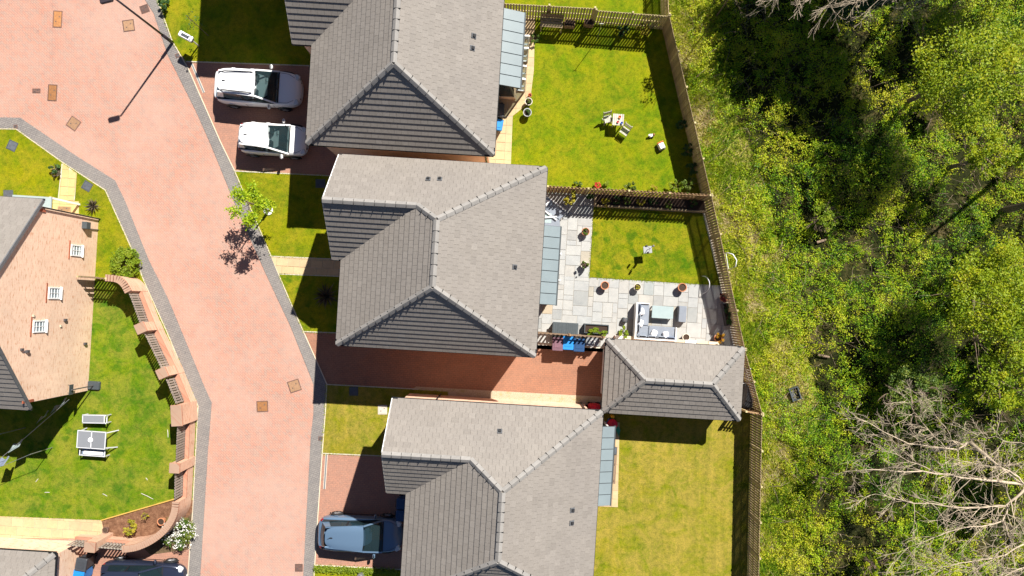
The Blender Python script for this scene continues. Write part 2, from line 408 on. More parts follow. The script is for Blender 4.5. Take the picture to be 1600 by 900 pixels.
def sheet(name, pts, m, z1, z0=-.08):
    if name == 'lawn': LAWNS.append(([W(*q) for q in pts], z1))
    return struct(name, MB().prism([W(*p)[:2] for p in pts], z0, z1), m)

def bulk(name, V, F, tint, m, parent=None, loc=None):
    """many small faces as one mesh, from arrays; V in place"""
    M = mw(parent) if parent is not None else Matrix.Translation(Vector(loc or (0, 0, 0)))
    inv = np.array(M.inverted()); V = V @ inv[:3, :3].T + inv[:3, 3]
    me = bpy.data.meshes.new(name); nv, nf = len(V), len(F); k = F.shape[1]
    me.vertices.add(nv); me.vertices.foreach_set('co', V.astype(np.float32).ravel())
    me.loops.add(nf * k); me.loops.foreach_set('vertex_index', F.astype(np.int32).ravel())
    me.polygons.add(nf); me.polygons.foreach_set('loop_start', np.arange(0, nf * k, k, dtype=np.int32))
    a = me.attributes.new('tint', 'FLOAT', 'POINT'); a.data.foreach_set('value', np.repeat(tint, nv // len(tint)).astype(np.float32))
    me.materials.append(MATS[m]); me.update(calc_edges=True)
    o = bpy.data.objects.new(name, me); COL.objects.link(o)
    if parent is not None: o.parent = parent
    else: o.location = loc or (0, 0, 0)
    MW[o.name] = M; return o
def leaf_arrays(P, size, up=.5, aspect=.62):
    n = len(P); d = RNG.normal(size=(n, 3)); nrm = RNG.normal(size=(n, 3)); nrm[:, 2] = np.abs(nrm[:, 2]) + up * 2
    nrm /= np.linalg.norm(nrm, axis=1)[:, None]
    t = np.cross(nrm, d); t /= np.linalg.norm(t, axis=1)[:, None] + 1e-9; b = np.cross(nrm, t)
    L = (size * .5)[:, None]
    V = np.stack([P - t * L, P + b * L * aspect + t * L * .1, P + t * L, P - b * L * aspect + t * L * .1], 1).reshape(-1, 3)
    return V, np.arange(n * 4).reshape(-1, 4)
def leaves(name, P, size, tint, m, parent=None, up=.5, loc=None, aspect=.62):
    V, F = leaf_arrays(P, size, up, aspect); return bulk(name, V, F, np.clip(tint, 0, 1), m, parent, loc)
def ball(c, r, n, clumps=0, rng=RNG, shell=.55):
    """points through an uneven crown: clumps inside an ellipsoid"""
    c = np.array(c, float); r = np.array(r if hasattr(r, '__len__') else (r, r, r), float)
    if clumps:
        d = rng.normal(size=(clumps, 3)); d /= np.linalg.norm(d, axis=1)[:, None]
        cc = c + d * r * (shell + (1 - shell) * rng.random((clumps, 1)) ** .5) * .85
        k = rng.integers(0, clumps, n); cr = (.11 + .20 * rng.random(clumps))[k][:, None]
        e = rng.normal(size=(n, 3)); e /= np.linalg.norm(e, axis=1)[:, None]
        return cc[k] + e * r * cr * rng.random((n, 1)) ** .4, k
    d = rng.normal(size=(n, 3)); d /= np.linalg.norm(d, axis=1)[:, None]
    return c + d * r * (rng.random((n, 1)) ** .4), np.zeros(n, int)
def vnoise(x, y, seed=0):
    r = np.random.default_rng(seed).random((64, 64)); xi = np.floor(x).astype(int); yi = np.floor(y).astype(int)
    fx = x - xi; fy = y - yi; fx = fx * fx * (3 - 2 * fx); fy = fy * fy * (3 - 2 * fy)
    g = lambda a, b: r[a % 64, b % 64]
    return (g(xi, yi) * (1 - fx) + g(xi + 1, yi) * fx) * (1 - fy) + (g(xi, yi + 1) * (1 - fx) + g(xi + 1, yi + 1) * fx) * fy
def fbm(x, y, s, seed=0, oct=4):
    v = 0; a = .5; t = 0
    for i in range(oct): v = v + a * vnoise(x * s, y * s, seed + i); t += a; a *= .55; s *= 2.1
    return v / t
def clip_convex(sub, clip):
    k = len(clip); A = sum(clip[i][0] * clip[(i + 1) % k][1] - clip[(i + 1) % k][0] * clip[i][1] for i in range(k))
    if A < 0: clip = clip[::-1]
    out = list(sub)
    for i in range(k):
        a, b = clip[i], clip[(i + 1) % k]; inp = out; out = []
        f = lambda p: (b[0] - a[0]) * (p[1] - a[1]) - (b[1] - a[1]) * (p[0] - a[0])
        for j in range(len(inp)):
            p, q = inp[j - 1], inp[j]; fp, fq = f(p), f(q)
            if (fp >= 0) != (fq >= 0):
                t = fp / (fp - fq); out.append((p[0] + (q[0] - p[0]) * t, p[1] + (q[1] - p[1]) * t))
            if fq >= 0: out.append(q)
        if not out: return []
    return out
def inside(p, poly):
    c = False; k = len(poly)
    for i in range(k):
        a, b = poly[i], poly[i - 1]
        if (a[1] > p[1]) != (b[1] > p[1]) and p[0] < (b[0] - a[0]) * (p[1] - a[1]) / (b[1] - a[1]) + a[0]: c = not c
    return c
def area2(p): return abs(sum(p[i][0] * p[i - 1][1] - p[i - 1][0] * p[i][1] for i in range(len(p)))) / 2

# ------------------------------------------------------------------ ground, road, strips, drives, lawns
struct('ground', MB().prism([(-220, -220), (220, -220), (220, 220), (-220, 220)], -.4, -.02), 'rough_ground')
sheet('road', [(-260, -190), (560, -190), (560, 1100), (-260, 1100)], 'road', 0)
E_W = [(172, -130), (227, 0), (240, 20), (262, 85), (307, 175), (330, 227), (372, 330), (412, 420), (455, 512), (490, 600), (490, 645), (486, 680), (479, 805), (474, 900), (464, 1080)]
E_E = [(190, -130), (246, 0), (252, 15), (270, 65), (295, 108), (345, 222), (367, 267), (424, 400), (432, 420), (462, 490), (511, 600), (509, 640), (504, 705), (497, 805), (491, 900), (481, 1080)]
sheet('footway', E_W + E_E[::-1], 'sett', .025)
W_R = [(-160, 181), (32, 184), (117, 242), (180, 282), (196, 315), (232, 405), (262, 465), (320, 605), (331, 630), (325, 705), (319, 805), (313, 900), (303, 1080)]
W_L = [(-160, 200), (26, 202), (100, 255), (165, 297), (206, 388), (227, 443), (262, 520), (297, 605), (310, 634), (301, 805), (294, 900), (284, 1080)]
sheet('footway', W_R + W_L[::-1], 'sett', .025)
sheet('lawn', [(190, -130), (246, 0), (252, 15), (270, 65), (291, 96), (560, 105), (700, -130)], 'lawn_front', .045)
sheet('driveway', [(292, 97), (580, 107), (580, 277), (367, 267), (345, 222), (295, 108)], 'drive', .02)
sheet('lawn', [(367, 268), (580, 278), (580, 407), (424, 400)], 'lawn_front', .045)
sheet('lawn', [(436, 428.5), (580, 434), (580, 522), (476, 518)], 'lawn_b', .045)
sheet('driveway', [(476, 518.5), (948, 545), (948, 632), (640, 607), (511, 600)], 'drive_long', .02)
sheet('gravel_strip', [(650, 604), (945, 620), (945, 634), (636, 614)], 'gravel', .04)
sheet('lawn', [(511, 601), (700, 612), (700, 716), (504, 708)], 'lawn_c', .045)
sheet('driveway', [(504, 708.5), (700, 717), (700, 894), (492, 882)], 'drive', .02)
sheet('lawn', [(492, 883), (700, 895), (700, 1080), (481, 1080)], 'lawn_a', .045)
sheet('lawn', [(-200, 201), (26, 203), (100, 256), (165, 298), (206, 389), (226, 441), (120, 436), (-200, 430)], 'lawn_front', .045)
sheet('lawn', [(-200, 431), (120, 437), (226, 442), (262, 521), (297, 606), (309, 634), (301, 780), (277, 778), (160, 812), (-200, 799)], 'lawn_d', .045)
sheet('flower_bed', [(160, 812.6), (277, 778.6), (302, 781), (301, 800), (285, 818), (262, 834), (215, 848), (163, 842)], 'bark_mulch', .055)
sheet('flower_bed', [(222, 852), (300, 800), (295, 858), (235, 866)], 'earth', .05)
sheet('driveway', [(-200, 848), (150, 852), (220, 850), (300, 858), (290, 1080), (-200, 1080)], 'drive', .02)
sheet('lawn', [(690, -130), (1042, -130), (1036, 44), (690, 25)], 'lawn_a', .045)
sheet('lawn', [(690, 26), (1036, 45), (1096, 314), (690, 291)], 'lawn_a', .045)
PB = sheet('patio_bed', [(842, 298), (1096, 314.5), (1162, 560), (838, 545)], 'concrete', .02)
LB = [(928, 324), (1097, 334), (1125, 446), (921, 433)]
sheet('lawn', LB, 'lawn_b', .06)
sheet('lawn', [(905, 640), (1176, 642), (1169, 880), (1165, 1080), (880, 1080)], 'lawn_c', .045)
VG = [(1048, -150), (1040, 45), (1101, 313), (1127, 404), (1139, 490), (1151, 542), (1178, 640), (1171, 880), (1167, 1090), (1245, 1090), (1225, 960), (1262, 880), (1238, 800), (1258, 720), (1285, 640), (1262, 560), (1240, 480), (1222, 400), (1205, 330), (1180, 250), (1150, 180), (1120, 90), (1110, -20), (1120, -150)]
sheet('grass_verge', VG, 'verge', 0.0)
def edging(pts, w=.045, z=.05, m='cream_stone'):
    mb = MB()
    for a, b in zip(pts, pts[1:]):
        a, b = W(*a), W(*b); mb.bar((a.x, a.y, z / 2), (b.x, b.y, z / 2), w, z)
    return struct('kerb_edging', mb, m)
edging(E_E); edging(W_L)
for e in ([(292, 96.5), (560, 105.8)], [(367, 267.4), (560, 277)], [(424, 400.5), (560, 406.5)], [(436, 428), (560, 433)], [(476, 518), (560, 521.5)],
          [(511, 600.5), (655, 608)], [(504, 708), (640, 714)], [(492, 882.5), (640, 890)], [(120, 272), (117, 312)], [(98, 256), (92, 312)]):
    edging(e, .05, .055, 'concrete')

# slabs: each its own piece
_sl = {}
def slab_mesh(m):
    if m not in _sl:
        mb = MB(); vs = []
        for i, z in ((0, 0.), (0, .8), (.012, 1.)): vs += [(i, i, z), (1 - i, i, z), (1 - i, 1 - i, z), (i, 1 - i, z)]
        fs = [(8, 9, 10, 11)] + [(r + i, r + (i + 1) % 4, r + 4 + (i + 1) % 4, r + 4 + i) for r in (0, 4) for i in range(4)]
        mb.add(vs, fs); _sl[m] = mb.mesh('slab', m)
    return _sl[m]
def slabs(name, polys, m, z0, z1, layout, bedm='concrete', rz=-TH, origin=None):
    base = MB()
    for q in polys: base.prism([W(*p)[:2] for p in q], -.06, z0)
    st = struct(name, base, bedm)
    wp = [[toUV(W(*p)) for p in q] for q in polys]
    us = [p[0] for q in wp for p in q]; vs = [p[1] for q in wp for p in q]
    for (a, b, c, d) in layout(min(us), min(vs), max(us), max(vs)):
        for q in wp:
            r = [(a, b), (c, b), (c, d), (a, d)]; k = clip_convex(r, q); ar = area2(k) if len(k) > 2 else 0
            if ar < .015: continue
            g = .008
            if ar > (c - a) * (d - b) * .995:
                M = Matrix.Rotation(-TH, 4, 'Z') @ Matrix.Translation(Vector((a + g, b + g, z0 - .01))) @ Matrix.Diagonal((c - a - 2 * g, d - b - 2 * g, z1 - z0 + .01 + random.uniform(-.004, .003), 1))
                link('slab', slab_mesh(m), M, st)
            else:
                cx = sum(p[0] for p in k) / len(k); cy = sum(p[1] for p in k) / len(k)
                kk = [(cx + (p[0] - cx) * .975, cy + (p[1] - cy) * .975) for p in k]
                MB().prism([UV(*p)[:2] for p in kk], z0 - .01, z1).build('slab', m, st)
    return st
def grid_layout(w, h, stagger=.5):
    def f(x0, y0, x1, y1):
        out = []; r = 0; y = y0
        while y < y1:
            x = x0 - (w * stagger if r % 2 else 0)
            while x < x1: out.append((x, y, x + w, y + h)); x += w
            y += h; r += 1
        return out
    return f
def ashlar(c=.26):
    def f(x0, y0, x1, y1):
        nx, ny = int((x1 - x0) / c) + 2, int((y1 - y0) / c) + 2; occ = np.zeros((nx, ny), bool); out = []
        rs = random.Random(5)
        for j in range(ny):
            for i in range(nx):
                if occ[i, j]: continue
                for (w, h) in rs.sample([(3, 2), (2, 2), (2, 3), (3, 3), (2, 1), (3, 2), (2, 2)], 7) + [(1, 2), (2, 1), (1, 1)]:
                    if i + w <= nx and j + h <= ny and not occ[i:i + w, j:j + h].any():
                        occ[i:i + w, j:j + h] = True; out.append((x0 + i * c, y0 + j * c, x0 + (i + w) * c, y0 + (j + h) * c)); break
        return out
    return f
slabs('patio', [[(843, 299), (927, 304.5), (920.5, 434), (840, 430)], [(840, 430), (920.5, 433.4), (1125, 446.4), (1160, 556), (838, 535)]], 'sandstone', .024, .05, ashlar())
slabs('path', [[(424, 401), (578, 408), (578, 432.5), (436, 428)]], 'cream_slab', .03, .055, grid_layout(.6, .42, .5))
slabs('patio', [[(775, 26), (836, 29), (834, 110), (770, 108)], [(770, 108), (834, 110), (828, 160), (768, 160)], [(768, 160), (828, 160), (801, 182), (768, 182)], [(768, 182), (801, 182), (798, 262), (760, 262)]], 'cream_slab', .05, .072, grid_layout(.45, .45, 0))
slabs('patio', [[(925, 655), (968, 660), (965, 792), (915, 790)]], 'cream_slab', .05, .072, grid_layout(.45, .45, 0))
slabs('path', [[(99, 256), (121, 271), (117, 314), (92, 313)], [(84, 313), (124, 315), (124, 345), (82, 345)]], 'yellow_slab', .05, .072, grid_layout(.36, .45, 0))
slabs('patio', [[(-160, 800), (160, 812.5), (166, 842), (-160, 838)]], 'cream_slab', .05, .072, grid_layout(.6, .45, .5))

# ------------------------------------------------------------------ roofs
GA, TW = .285, .30
def tile_mb():
    w, g = TW - .007, GA + .01
    return [(0, 0, 0), (w, 0, 0), (w, g, 0), (0, g, 0), (0, 0, .062), (w, 0, .062), (w, g, .027), (0, g, .027)], [(4, 5, 6, 7), (0, 1, 5, 4), (1, 2, 6, 5), (3, 0, 4, 7)]
TV, TF = tile_mb()
_tm = {}
def tile_mesh(m):
    if m not in _tm: _tm[m] = MB().add(TV, TF).mesh('tile', m)
    return _tm[m]
_cap = {}
def cap_mesh():
    if 'c' not in _cap:
        L = .44; pr = [(-.135, -.075), (-.05, -.012), (0, .022), (.05, -.012), (.135, -.075), (.135, -.10), (-.135, -.10)]
        vs = [(x, y, z) for y in (0, L - .018) for x, z in pr]; k = len(pr)
        _cap['c'] = MB().add(vs, [tuple(range(k)), tuple(range(2 * k - 1, k - 1, -1))] + [(i, i + k, (i + 1) % k + k, (i + 1) % k) for i in range(k)]).mesh('ridge_tile', 'ridge')
        _cap['u'] = MB().box((.03, 0, -.06), (.27, .012, .09)).mesh('ridge_union', 'union')
    return _cap
def frame_M(o, a, b, n):
    return Matrix(((a.x, b.x, n.x, o.x), (a.y, b.y, n.y, o.y), (a.z, b.z, n.z, o.z), (0, 0, 0, 1)))
def in_view(p, m=0):
    x = CX + p.x * FP / (HC - p.z); y = CY - p.y * FP / (HC - p.z); return -m < x < 1600 + m and -m < y < 900 + m
CAMP = Vector((0, 0, HC))
def roof(t, faces, caps, valleys, eaves, vents=(), m='tile', under=.02):
    deck = MB(); full = []; rest = MB(); planes = []
    for poly, pieces in faces:
        o = poly[0]; a = (poly[1] - poly[0]).normalized()
        nn = None
        for q in poly[2:]:
            c = a.cross(q - o)
            if c.length > .5: nn = c.normalized(); break
        if nn.z < 0: nn = -nn
        b = nn.cross(a); planes.append((o, nn))
        deck.add([p - nn * under for p in poly] + [p - nn * (under + .12) for p in poly], [tuple(range(len(poly))), tuple(range(2 * len(poly) - 1, len(poly) - 1, -1))] + [(i, i + len(poly), (i + 1) % len(poly) + len(poly), (i + 1) % len(poly)) for i in range(len(poly))])
        to2 = lambda p: ((p - o).dot(a), (p - o).dot(b))
        pcs = [[to2(p) for p in q] for q in (pieces or [poly])]
        al = [p[0] for q in pcs for p in q]; bl = [p[1] for q in pcs for p in q]
        r = 0; y = -.05
        while y < max(bl):
            x = min(al) - (TW / 2 if r % 2 else 0)
            while x < max(al):
                rect = [(x, y), (x + TW - .007, y), (x + TW - .007, y + GA), (x, y + GA)]
                if y < 0: rect = [(p[0], max(p[1], 0)) for p in rect]
                ck = [clip_convex(rect, q) for q in pcs]; ck = [c for c in ck if len(c) > 2]
                ar = sum(area2(c) for c in ck)
                if ar > area2(rect) * .995:
                    org = o + a * x + b * y; M = frame_M(org, a, b, nn); d = CAMP - org
                    full.append(((nn.dot(d) / d.length ** 3) if in_view(org, -8) else 0, M))
                else:
                    for c in ck:
                        if area2(c) < .003: continue
                        k = len(c); zt = lambda p: .062 - (p[1] - y) / (GA + .01) * .035
                        P = [o + a * p[0] + b * p[1] for p in c]
                        vs = P + [P[i] + nn * zt(c[i]) for i in range(k)]
                        rest.add(vs, [tuple(range(k, 2 * k))] + [(i, (i + 1) % k, k + (i + 1) % k, k + i) for i in range(k)], random.random())
                x += TW
            y += GA; r += 1
    rf = deck.build('roof', 'tile_bed', t)
    full.sort(key=lambda q: -q[0])
    for w_, M in full[:290]: link('tile', tile_mesh(m), M, rf)
    for w_, M in full[290:]: rest.add([M @ Vector(v) for v in TV], TF, random.random())
    ro = rest.build('roof_tiles', m, rf); ro['kind'] = 'stuff'
    cm = cap_mesh()
    for p, q in caps:
        d = (q - p); L = d.length; k = max(1, round(L / .44)); st = L / k; b = d.normalized()
        x = b.cross(Vector((0, 0, 1))).normalized(); z = x.cross(b)
        for i in range(k):
            o = p + b * (i * st) + z * (.105 + .004 * (i % 2)); M = frame_M(o, x, b, z) @ Matrix.Diagonal((1, st / .44, 1, 1))
            link('ridge_tile', cm['c'], M, rf)
            if i: link('ridge_union', cm['u'], frame_M(o + z * .012, x, b, z), rf)
    if valleys:
        vb = MB()
        for p, q in valleys: vb.bar(p + Vector((0, 0, .035)), q + Vector((0, 0, .035)), .07, .02)
        vb.build('valley', 'lead', rf)
    for p, q in eaves:
        d = (q - p).normalized(); out = d.cross(Vector((0, 0, 1))); h = Vector((0, 0, -.085))
        MB().bar(p + out * .05 + h - d * .04, q + out * .05 + h + d * .04, .10, .085).build('gutter', 'black_plastic', t)
        MB().bar(p - out * .03 - Vector((0, 0, .11)) + d * .03, q - out * .03 - Vector((0, 0, .11)) - d * .03, .03, .19).build('fascia', 'white_paint', t)
    for fi, px, py in vents:
        o, nn = planes[fi]; c = ray_plane(px, py, o + nn * .05, nn); a = (faces[fi][0][1] - faces[fi][0][0]).normalized(); b = nn.cross(a)
        v = MB().box((0, 0, 0), (.22, .24, .04), M=frame_M(c + nn * .012, a, b, nn)).build('roof_vent', 'lead', rf)
        MB().box((0, 0, 0), (.12, .14, .06), M=frame_M(c + nn * .06, a, b, nn)).build('vent_grille', 'union', rf)
    return rf, planes

def window(t, c, tx, nrm, w, h, bars=(1, 2), lintel=True, frame='white_paint'):
    """window on a wall: c centre on the wall face, tx along the wall, nrm outward"""
    z = Vector((0, 0, 1)); fm = MB(); f = .055
    def bx(mb, x, zz, sx, sz, d0, d1): mb.box((0, 0, 0), (sx, d1 - d0, sz), M=frame_M(c + tx * x + z * zz + nrm * ((d0 + d1) / 2), tx, -nrm, z))
    for s in (-1, 1): bx(fm, s * (w / 2 - f / 2), 0, f, h, -.02, .045); bx(fm, 0, s * (h / 2 - f / 2), w - 2 * f, f, -.02, .045)
    for i in range(1, bars[0] + 1): bx(fm, -w / 2 + w * i / (bars[0] + 1), 0, .022, h - 2 * f, -.01, .035)
    for i in range(1, bars[1] + 1): bx(fm, 0, -h / 2 + h * i / (bars[1] + 1), w - 2 * f, .02, -.01, .032)
    fr = fm.build('window', frame, t)
    p = MB(); bx(p, 0, 0, w - 2 * f, h - 2 * f, -.03, .012); p.build('pane', 'window_glass', fr)
    s = MB(); bx(s, 0, -h / 2 - .03, w + .06, .06, -.02, .10); s.build('sill', 'white_paint', fr)
    if lintel: s = MB(); bx(s, 0, h / 2 + .12, w + .36, .075, -.02, .018); s.build('lintel', 'soldier', fr)
    return fr

def lean_to(t, uw, uo, v0, v1, n, doors=()):
    """glazed bay with a lean-to roof of pale metal panels"""
    hi, lo = 3.05, 2.5
    MB().prism([UV(uw - .1, v0 + .12)[:2], UV(uo - .2, v0 + .12)[:2], UV(uo - .2, v1 - .12)[:2], UV(uw - .1, v1 - .12)[:2]], 0, .5).build('bay_wall', 'brick', t)
    bay = MB().prism([UV(uw - .1, v0 + .14)[:2], UV(uo - .24, v0 + .14)[:2], UV(uo - .24, v1 - .14)[:2], UV(uw - .1, v1 - .14)[:2]], .5, 2.42).build('bay_glazing', 'dark_glass', t)
    k = 5
    for i in range(k + 1):
        v = v0 + .14 + (v1 - v0 - .28) * i / k; p = UV(uo - .23, v); MB().box((p.x, p.y, 1.45), (.09, .09, 1.95), -TH).build('mullion', 'white_paint', bay)
    a, b = UV(uo - .23, v0 + .1, 2.44), UV(uo - .23, v1 - .1, 2.44); MB().bar(a, b, .1, .1).build('bay_head', 'white_paint', bay)
    lr = MB().add([UV(uw - .05, v0, hi - .06), UV(uo, v0, lo - .06), UV(uo, v1, lo - .06), UV(uw - .05, v1, hi - .06), UV(uw - .05, v0, hi - .01), UV(uo, v0, lo - .01), UV(uo, v1, lo - .01), UV(uw - .05, v1, hi - .01)],
                  [(3, 2, 1, 0), (4, 5, 6, 7), (0, 1, 5, 4), (1, 2, 6, 5), (2, 3, 7, 6), (3, 0, 4, 7)]).build('lean_to_roof', 'charcoal', t)
    st = (v1 - v0) / n
    for i in range(n):
        va, vb = v0 + i * st + .018, v0 + (i + 1) * st - .018; z = .02 + .003 * (i % 2)
        vs = [UV(u, v, h + d) for d in (-.02, z) for (u, v, h) in ((uw - .03, va, hi), (uo + .02, va, lo), (uo + .02, vb, lo), (uw - .03, vb, hi))]
        MB().add(vs, [(3, 2, 1, 0), (4, 5, 6, 7), (0, 1, 5, 4), (1, 2, 6, 5), (2, 3, 7, 6), (3, 0, 4, 7)]).build('roof_panel', 'zinc', lr)
    MB().bar(UV(uo + .05, v0 - .02, lo - .08), UV(uo + .05, v1 + .02, lo - .08), .09, .08).build('gutter', 'charcoal', t)
    for v, ang, w_ in doors:      # door leaves standing open
        h0 = UV(uo - .2, v); d = UV(math.cos(ang), math.sin(ang)); e = h0 + d * w_
        fm = MB()
        for p, q in (((h0.x, h0.y, .12), (h0.x, h0.y, 2.1)), ((e.x, e.y, .12), (e.x, e.y, 2.1)), ((h0.x, h0.y, 2.1), (e.x, e.y, 2.1)), ((h0.x, h0.y, .16), (e.x, e.y, .16)), ((h0.x, h0.y, .9), (e.x, e.y, .9))): fm.bar(p, q, .07, .06)
        lf = fm.build('door_leaf', 'white_paint', t)
        MB().add([(h0.x, h0.y, .2), (e.x, e.y, .2), (e.x, e.y, 2.06), (h0.x, h0.y, 2.06)], [(0, 1, 2, 3)]).build('pane', 'car_glass', lf)

def house(label, u0, u1, vS, vN, uw, vw, runN, runS, rise, vents, bay, he=4.8):
    uc = (u0 + u1) / 2; hr = he + rise; pN = rise / runN; pE = rise / (uc - u0)
    t = thing('house', label, 'house', UV(uc, (vS + vN) / 2, 0), -TH, 'tile-roofed brick houses in a row')
    aN, aS = UV(uc, vN - runN, hr), UV(uc, vS + runS, hr); vr = (vw + vN) / 2; hw = he + (vN - vr) * pN; uq = u0 + (hw - he) / pE
    Q = UV(uq, vr, hw); G = UV(uw, vr, hw); X = UV(u1 - (hw - he) / pE, vr, hw)
    SE, NE, NW, SW, WS, IN = UV(u1, vS, he), UV(u1, vN, he), UV(uw, vN, he), UV(u0, vS, he), UV(uw, vw, he), UV(u0, vw, he)
    faces = [([SE, NE, aN, aS], None), ([NE, NW, G, Q, aN], [[NE, NW, G, Q, X], [Q, aN, X]]), ([IN, SW, aS, aN, Q], None), ([WS, IN, Q, G], None), ([SW, SE, aS], None)]
    roof(t, faces, [(aS, aN), (SE, aS), (SW, aS), (NE, aN), (Q, aN), (G, Q)], [(IN, Q)], [(SE, NE), (NE, NW), (IN, SW), (SW, SE), (WS, IN)], vents)
    i = .3
    MB().prism([UV(u0 + i, vS + i)[:2], UV(u1 - i, vS + i)[:2], UV(u1 - i, vN - i)[:2], UV(u0 + i, vN - i)[:2]], -.1, he - .03).build('wall', 'brick', t)
    g = .13
    w_ = MB().prism([UV(uw + g, vw + i)[:2], UV(u0 + i - .004, vw + i)[:2], UV(u0 + i - .004, vN - i)[:2], UV(uw + g, vN - i)[:2]], -.1, he - .03)
    hb = he - .03; top = he + (vN - i - vr) * pN - .06
    k = [(vw + i, hb), (vN - i, hb), (vN - i, he + i * pN - .2), (vr, hw - .2), (vw + i, he + i * pN - .2)]
    w_.add([UV(uw + g, v, h) for v, h in k] + [UV(uw + g + .25, v, h) for v, h in k], [(0, 1, 2, 3, 4), (9, 8, 7, 6, 5)] + [(j, 5 + j, 5 + (j + 1) % 5, (j + 1) % 5) for j in range(5)])
    w_.build('gable_wall', 'brick', t)
    # verge boards on the wing gable
    for s in (vw, vN):
        MB().bar(UV(uw - .01, s, he - .06), UV(uw - .01, vr, hw - .06), .045, .17).build('verge', 'white_paint' if s == vN else 'concrete', t)
    soff = MB()
    for q in ([(u0, vS), (u1, vS), (u1, vS + i), (u0, vS + i)], [(u0, vN - i), (u1, vN - i), (u1, vN), (u0, vN)], [(u1 - i, vS + i), (u1, vS + i), (u1, vN - i), (u1 - i, vN - i)], [(u0, vS + i), (u0 + i, vS + i), (u0 + i, vw), (u0, vw)]):
        soff.prism([UV(*p)[:2] for p in q], he - .2, he - .17)
    soff.build('soffit', 'white_paint', t)
    cu, cv = UV(1, 0), UV(0, 1)
    for v in (vS + 1.6, ): window(t, UV(u0 + i, v, 3.7), -cv, -cu, 1.2, 1.1, (1, 1)); window(t, UV(u0 + i, v, 1.5), -cv, -cu, 1.2, 1.2, (1, 1))
    window(t, UV(uw + g, vr, 3.7), -cv, -cu, 1.5, 1.1, (2, 1)); window(t, UV(uw + g, vr, 1.5), -cv, -cu, 1.5, 1.3, (2, 1))
    for v in (vS + 1.7, vS + 4.2, vN - 1.7): window(t, UV(u1 - i, v, 3.75), cv, cu, 1.2, 1.05, (1, 1))
    d = UV(u0 + i - .02, vw - .55 - .3); MB().box((d.x, d.y, 1.05), (.08, .95, 2.05), -TH).build('front_door', 'charcoal', t)
    for uu, vv in ((u1 - .42, vS + i - .05), (u0 + .8, vN - i + .05), (u1 - .5, vN - i + .05)):
        p = UV(uu, vv); MB().tube([(p.x, p.y, 0.02), (p.x, p.y, he - .12)], .04, 8).build('downpipe', 'black_plastic', t)
    lean_to(t, *bay); return t
HA = house('brick house with grey hipped roof at the top, beside the two white cars', -9.745, -1.284, 6.74, 15.5, -10.69, 11.27, 3.1, 2.95, 2.9, [(0, 740, 56), (0, 738, 75)], (-1.58, -.27, 10.49, 14.2, 7, ((13.2, .05, .5), (12.6, .05, .5), (11.75, -.05, .45), (11.1, -.05, .45))))
HB = house('grey hip-roofed house in the middle, beside the patio with outdoor sofa', -7.825, 1.16, -2.29, 6.26, -8.28, 1.58, 2.95, 2.8, 2.9, [(1, 669, 280), (1, 687, 280), (0, 804, 417)], (.86, 2.1, .07, 3.9, 7, ((2.6, .06, .36), (1.3, .06, .4))))
HCc = house('grey hip-roofed house at the bottom, behind the blue hatchback', -4.22, 4.37, -13.6, -4.66, -5.17, -8.86, 3.15, 2.9, 2.9, [(1, 781, 674), (0, 894, 797), (0, 893, 817)], (4.07, 5.33, -9.5, -5.64, 7, ()))

def hip_garage(label, u0, u1, v0, v1, pitch, he=2.4, doors=None, m='tile', group='brick garages with hipped roofs', ins=.18):
    run = min(v1 - v0, u1 - u0) / 2; rise = run * math.tan(pitch); vc = (v0 + v1) / 2; hr = he + rise
    t = thing('garage', label, 'garage', UV((u0 + u1) / 2, vc, 0), -TH, group)
    long_u = u1 - u0 >= v1 - v0; um = (u0 + u1) / 2
    a, b = (UV(u0 + run, vc, hr), UV(u1 - run, vc, hr)) if long_u else (UV(um, v0 + run, hr), UV(um, v1 - run, hr)); SW, SE, NE, NW = UV(u0, v0, he), UV(u1, v0, he), UV(u1, v1, he), UV(u0, v1, he)
    fc = [([SW, SE, b, a], None), ([SE, NE, b], None), ([NE, NW, a, b], None), ([NW, SW, a], None)] if long_u else [([SW, SE, a], None), ([SE, NE, b, a], None), ([NE, NW, b], None), ([NW, SW, a, b], None)]
    roof(t, fc, [(a, b), (SW, a), (NW, a if long_u else b), (SE, b if long_u else a), (NE, b)], [], [(SW, SE), (SE, NE), (NE, NW), (NW, SW)], m=m)
    MB().prism([UV(u0 + ins, v0 + ins)[:2], UV(u1 - ins, v0 + ins)[:2], UV(u1 - ins, v1 - ins)[:2], UV(u0 + ins, v1 - ins)[:2]], -.1, he - .03).build('wall', 'brick', t)
    return t
GF = hip_garage('small brick garage with hipped roof at the end of the shared drive', 4.75, 11.4, -4.95, -1.48, R(35))
gd = UV(4.75 + .17, -3.2); gdo = MB().box((gd.x, gd.y, 1.05), (.06, 2.3, 2.1), -TH).build('garage_door', 'white_paint', GF)
for i in range(4): p = UV(4.75 + .135, -3.2); MB().box((p.x, p.y, .3 + .5 * i), (.03, 2.2, .42), -TH).build('door_panel', 'white_paint', gdo)
GE = hip_garage('brick garage roof corner in the bottom left of the picture', -28.2, -21.54, -19.2, -13.55, R(35))
hip_garage('tall hip-roofed house wing beyond the top edge, shading the front lawn', -13.96, -7.6, 15.85, 21.5, R(38), 7.0, group=None, ins=.3)

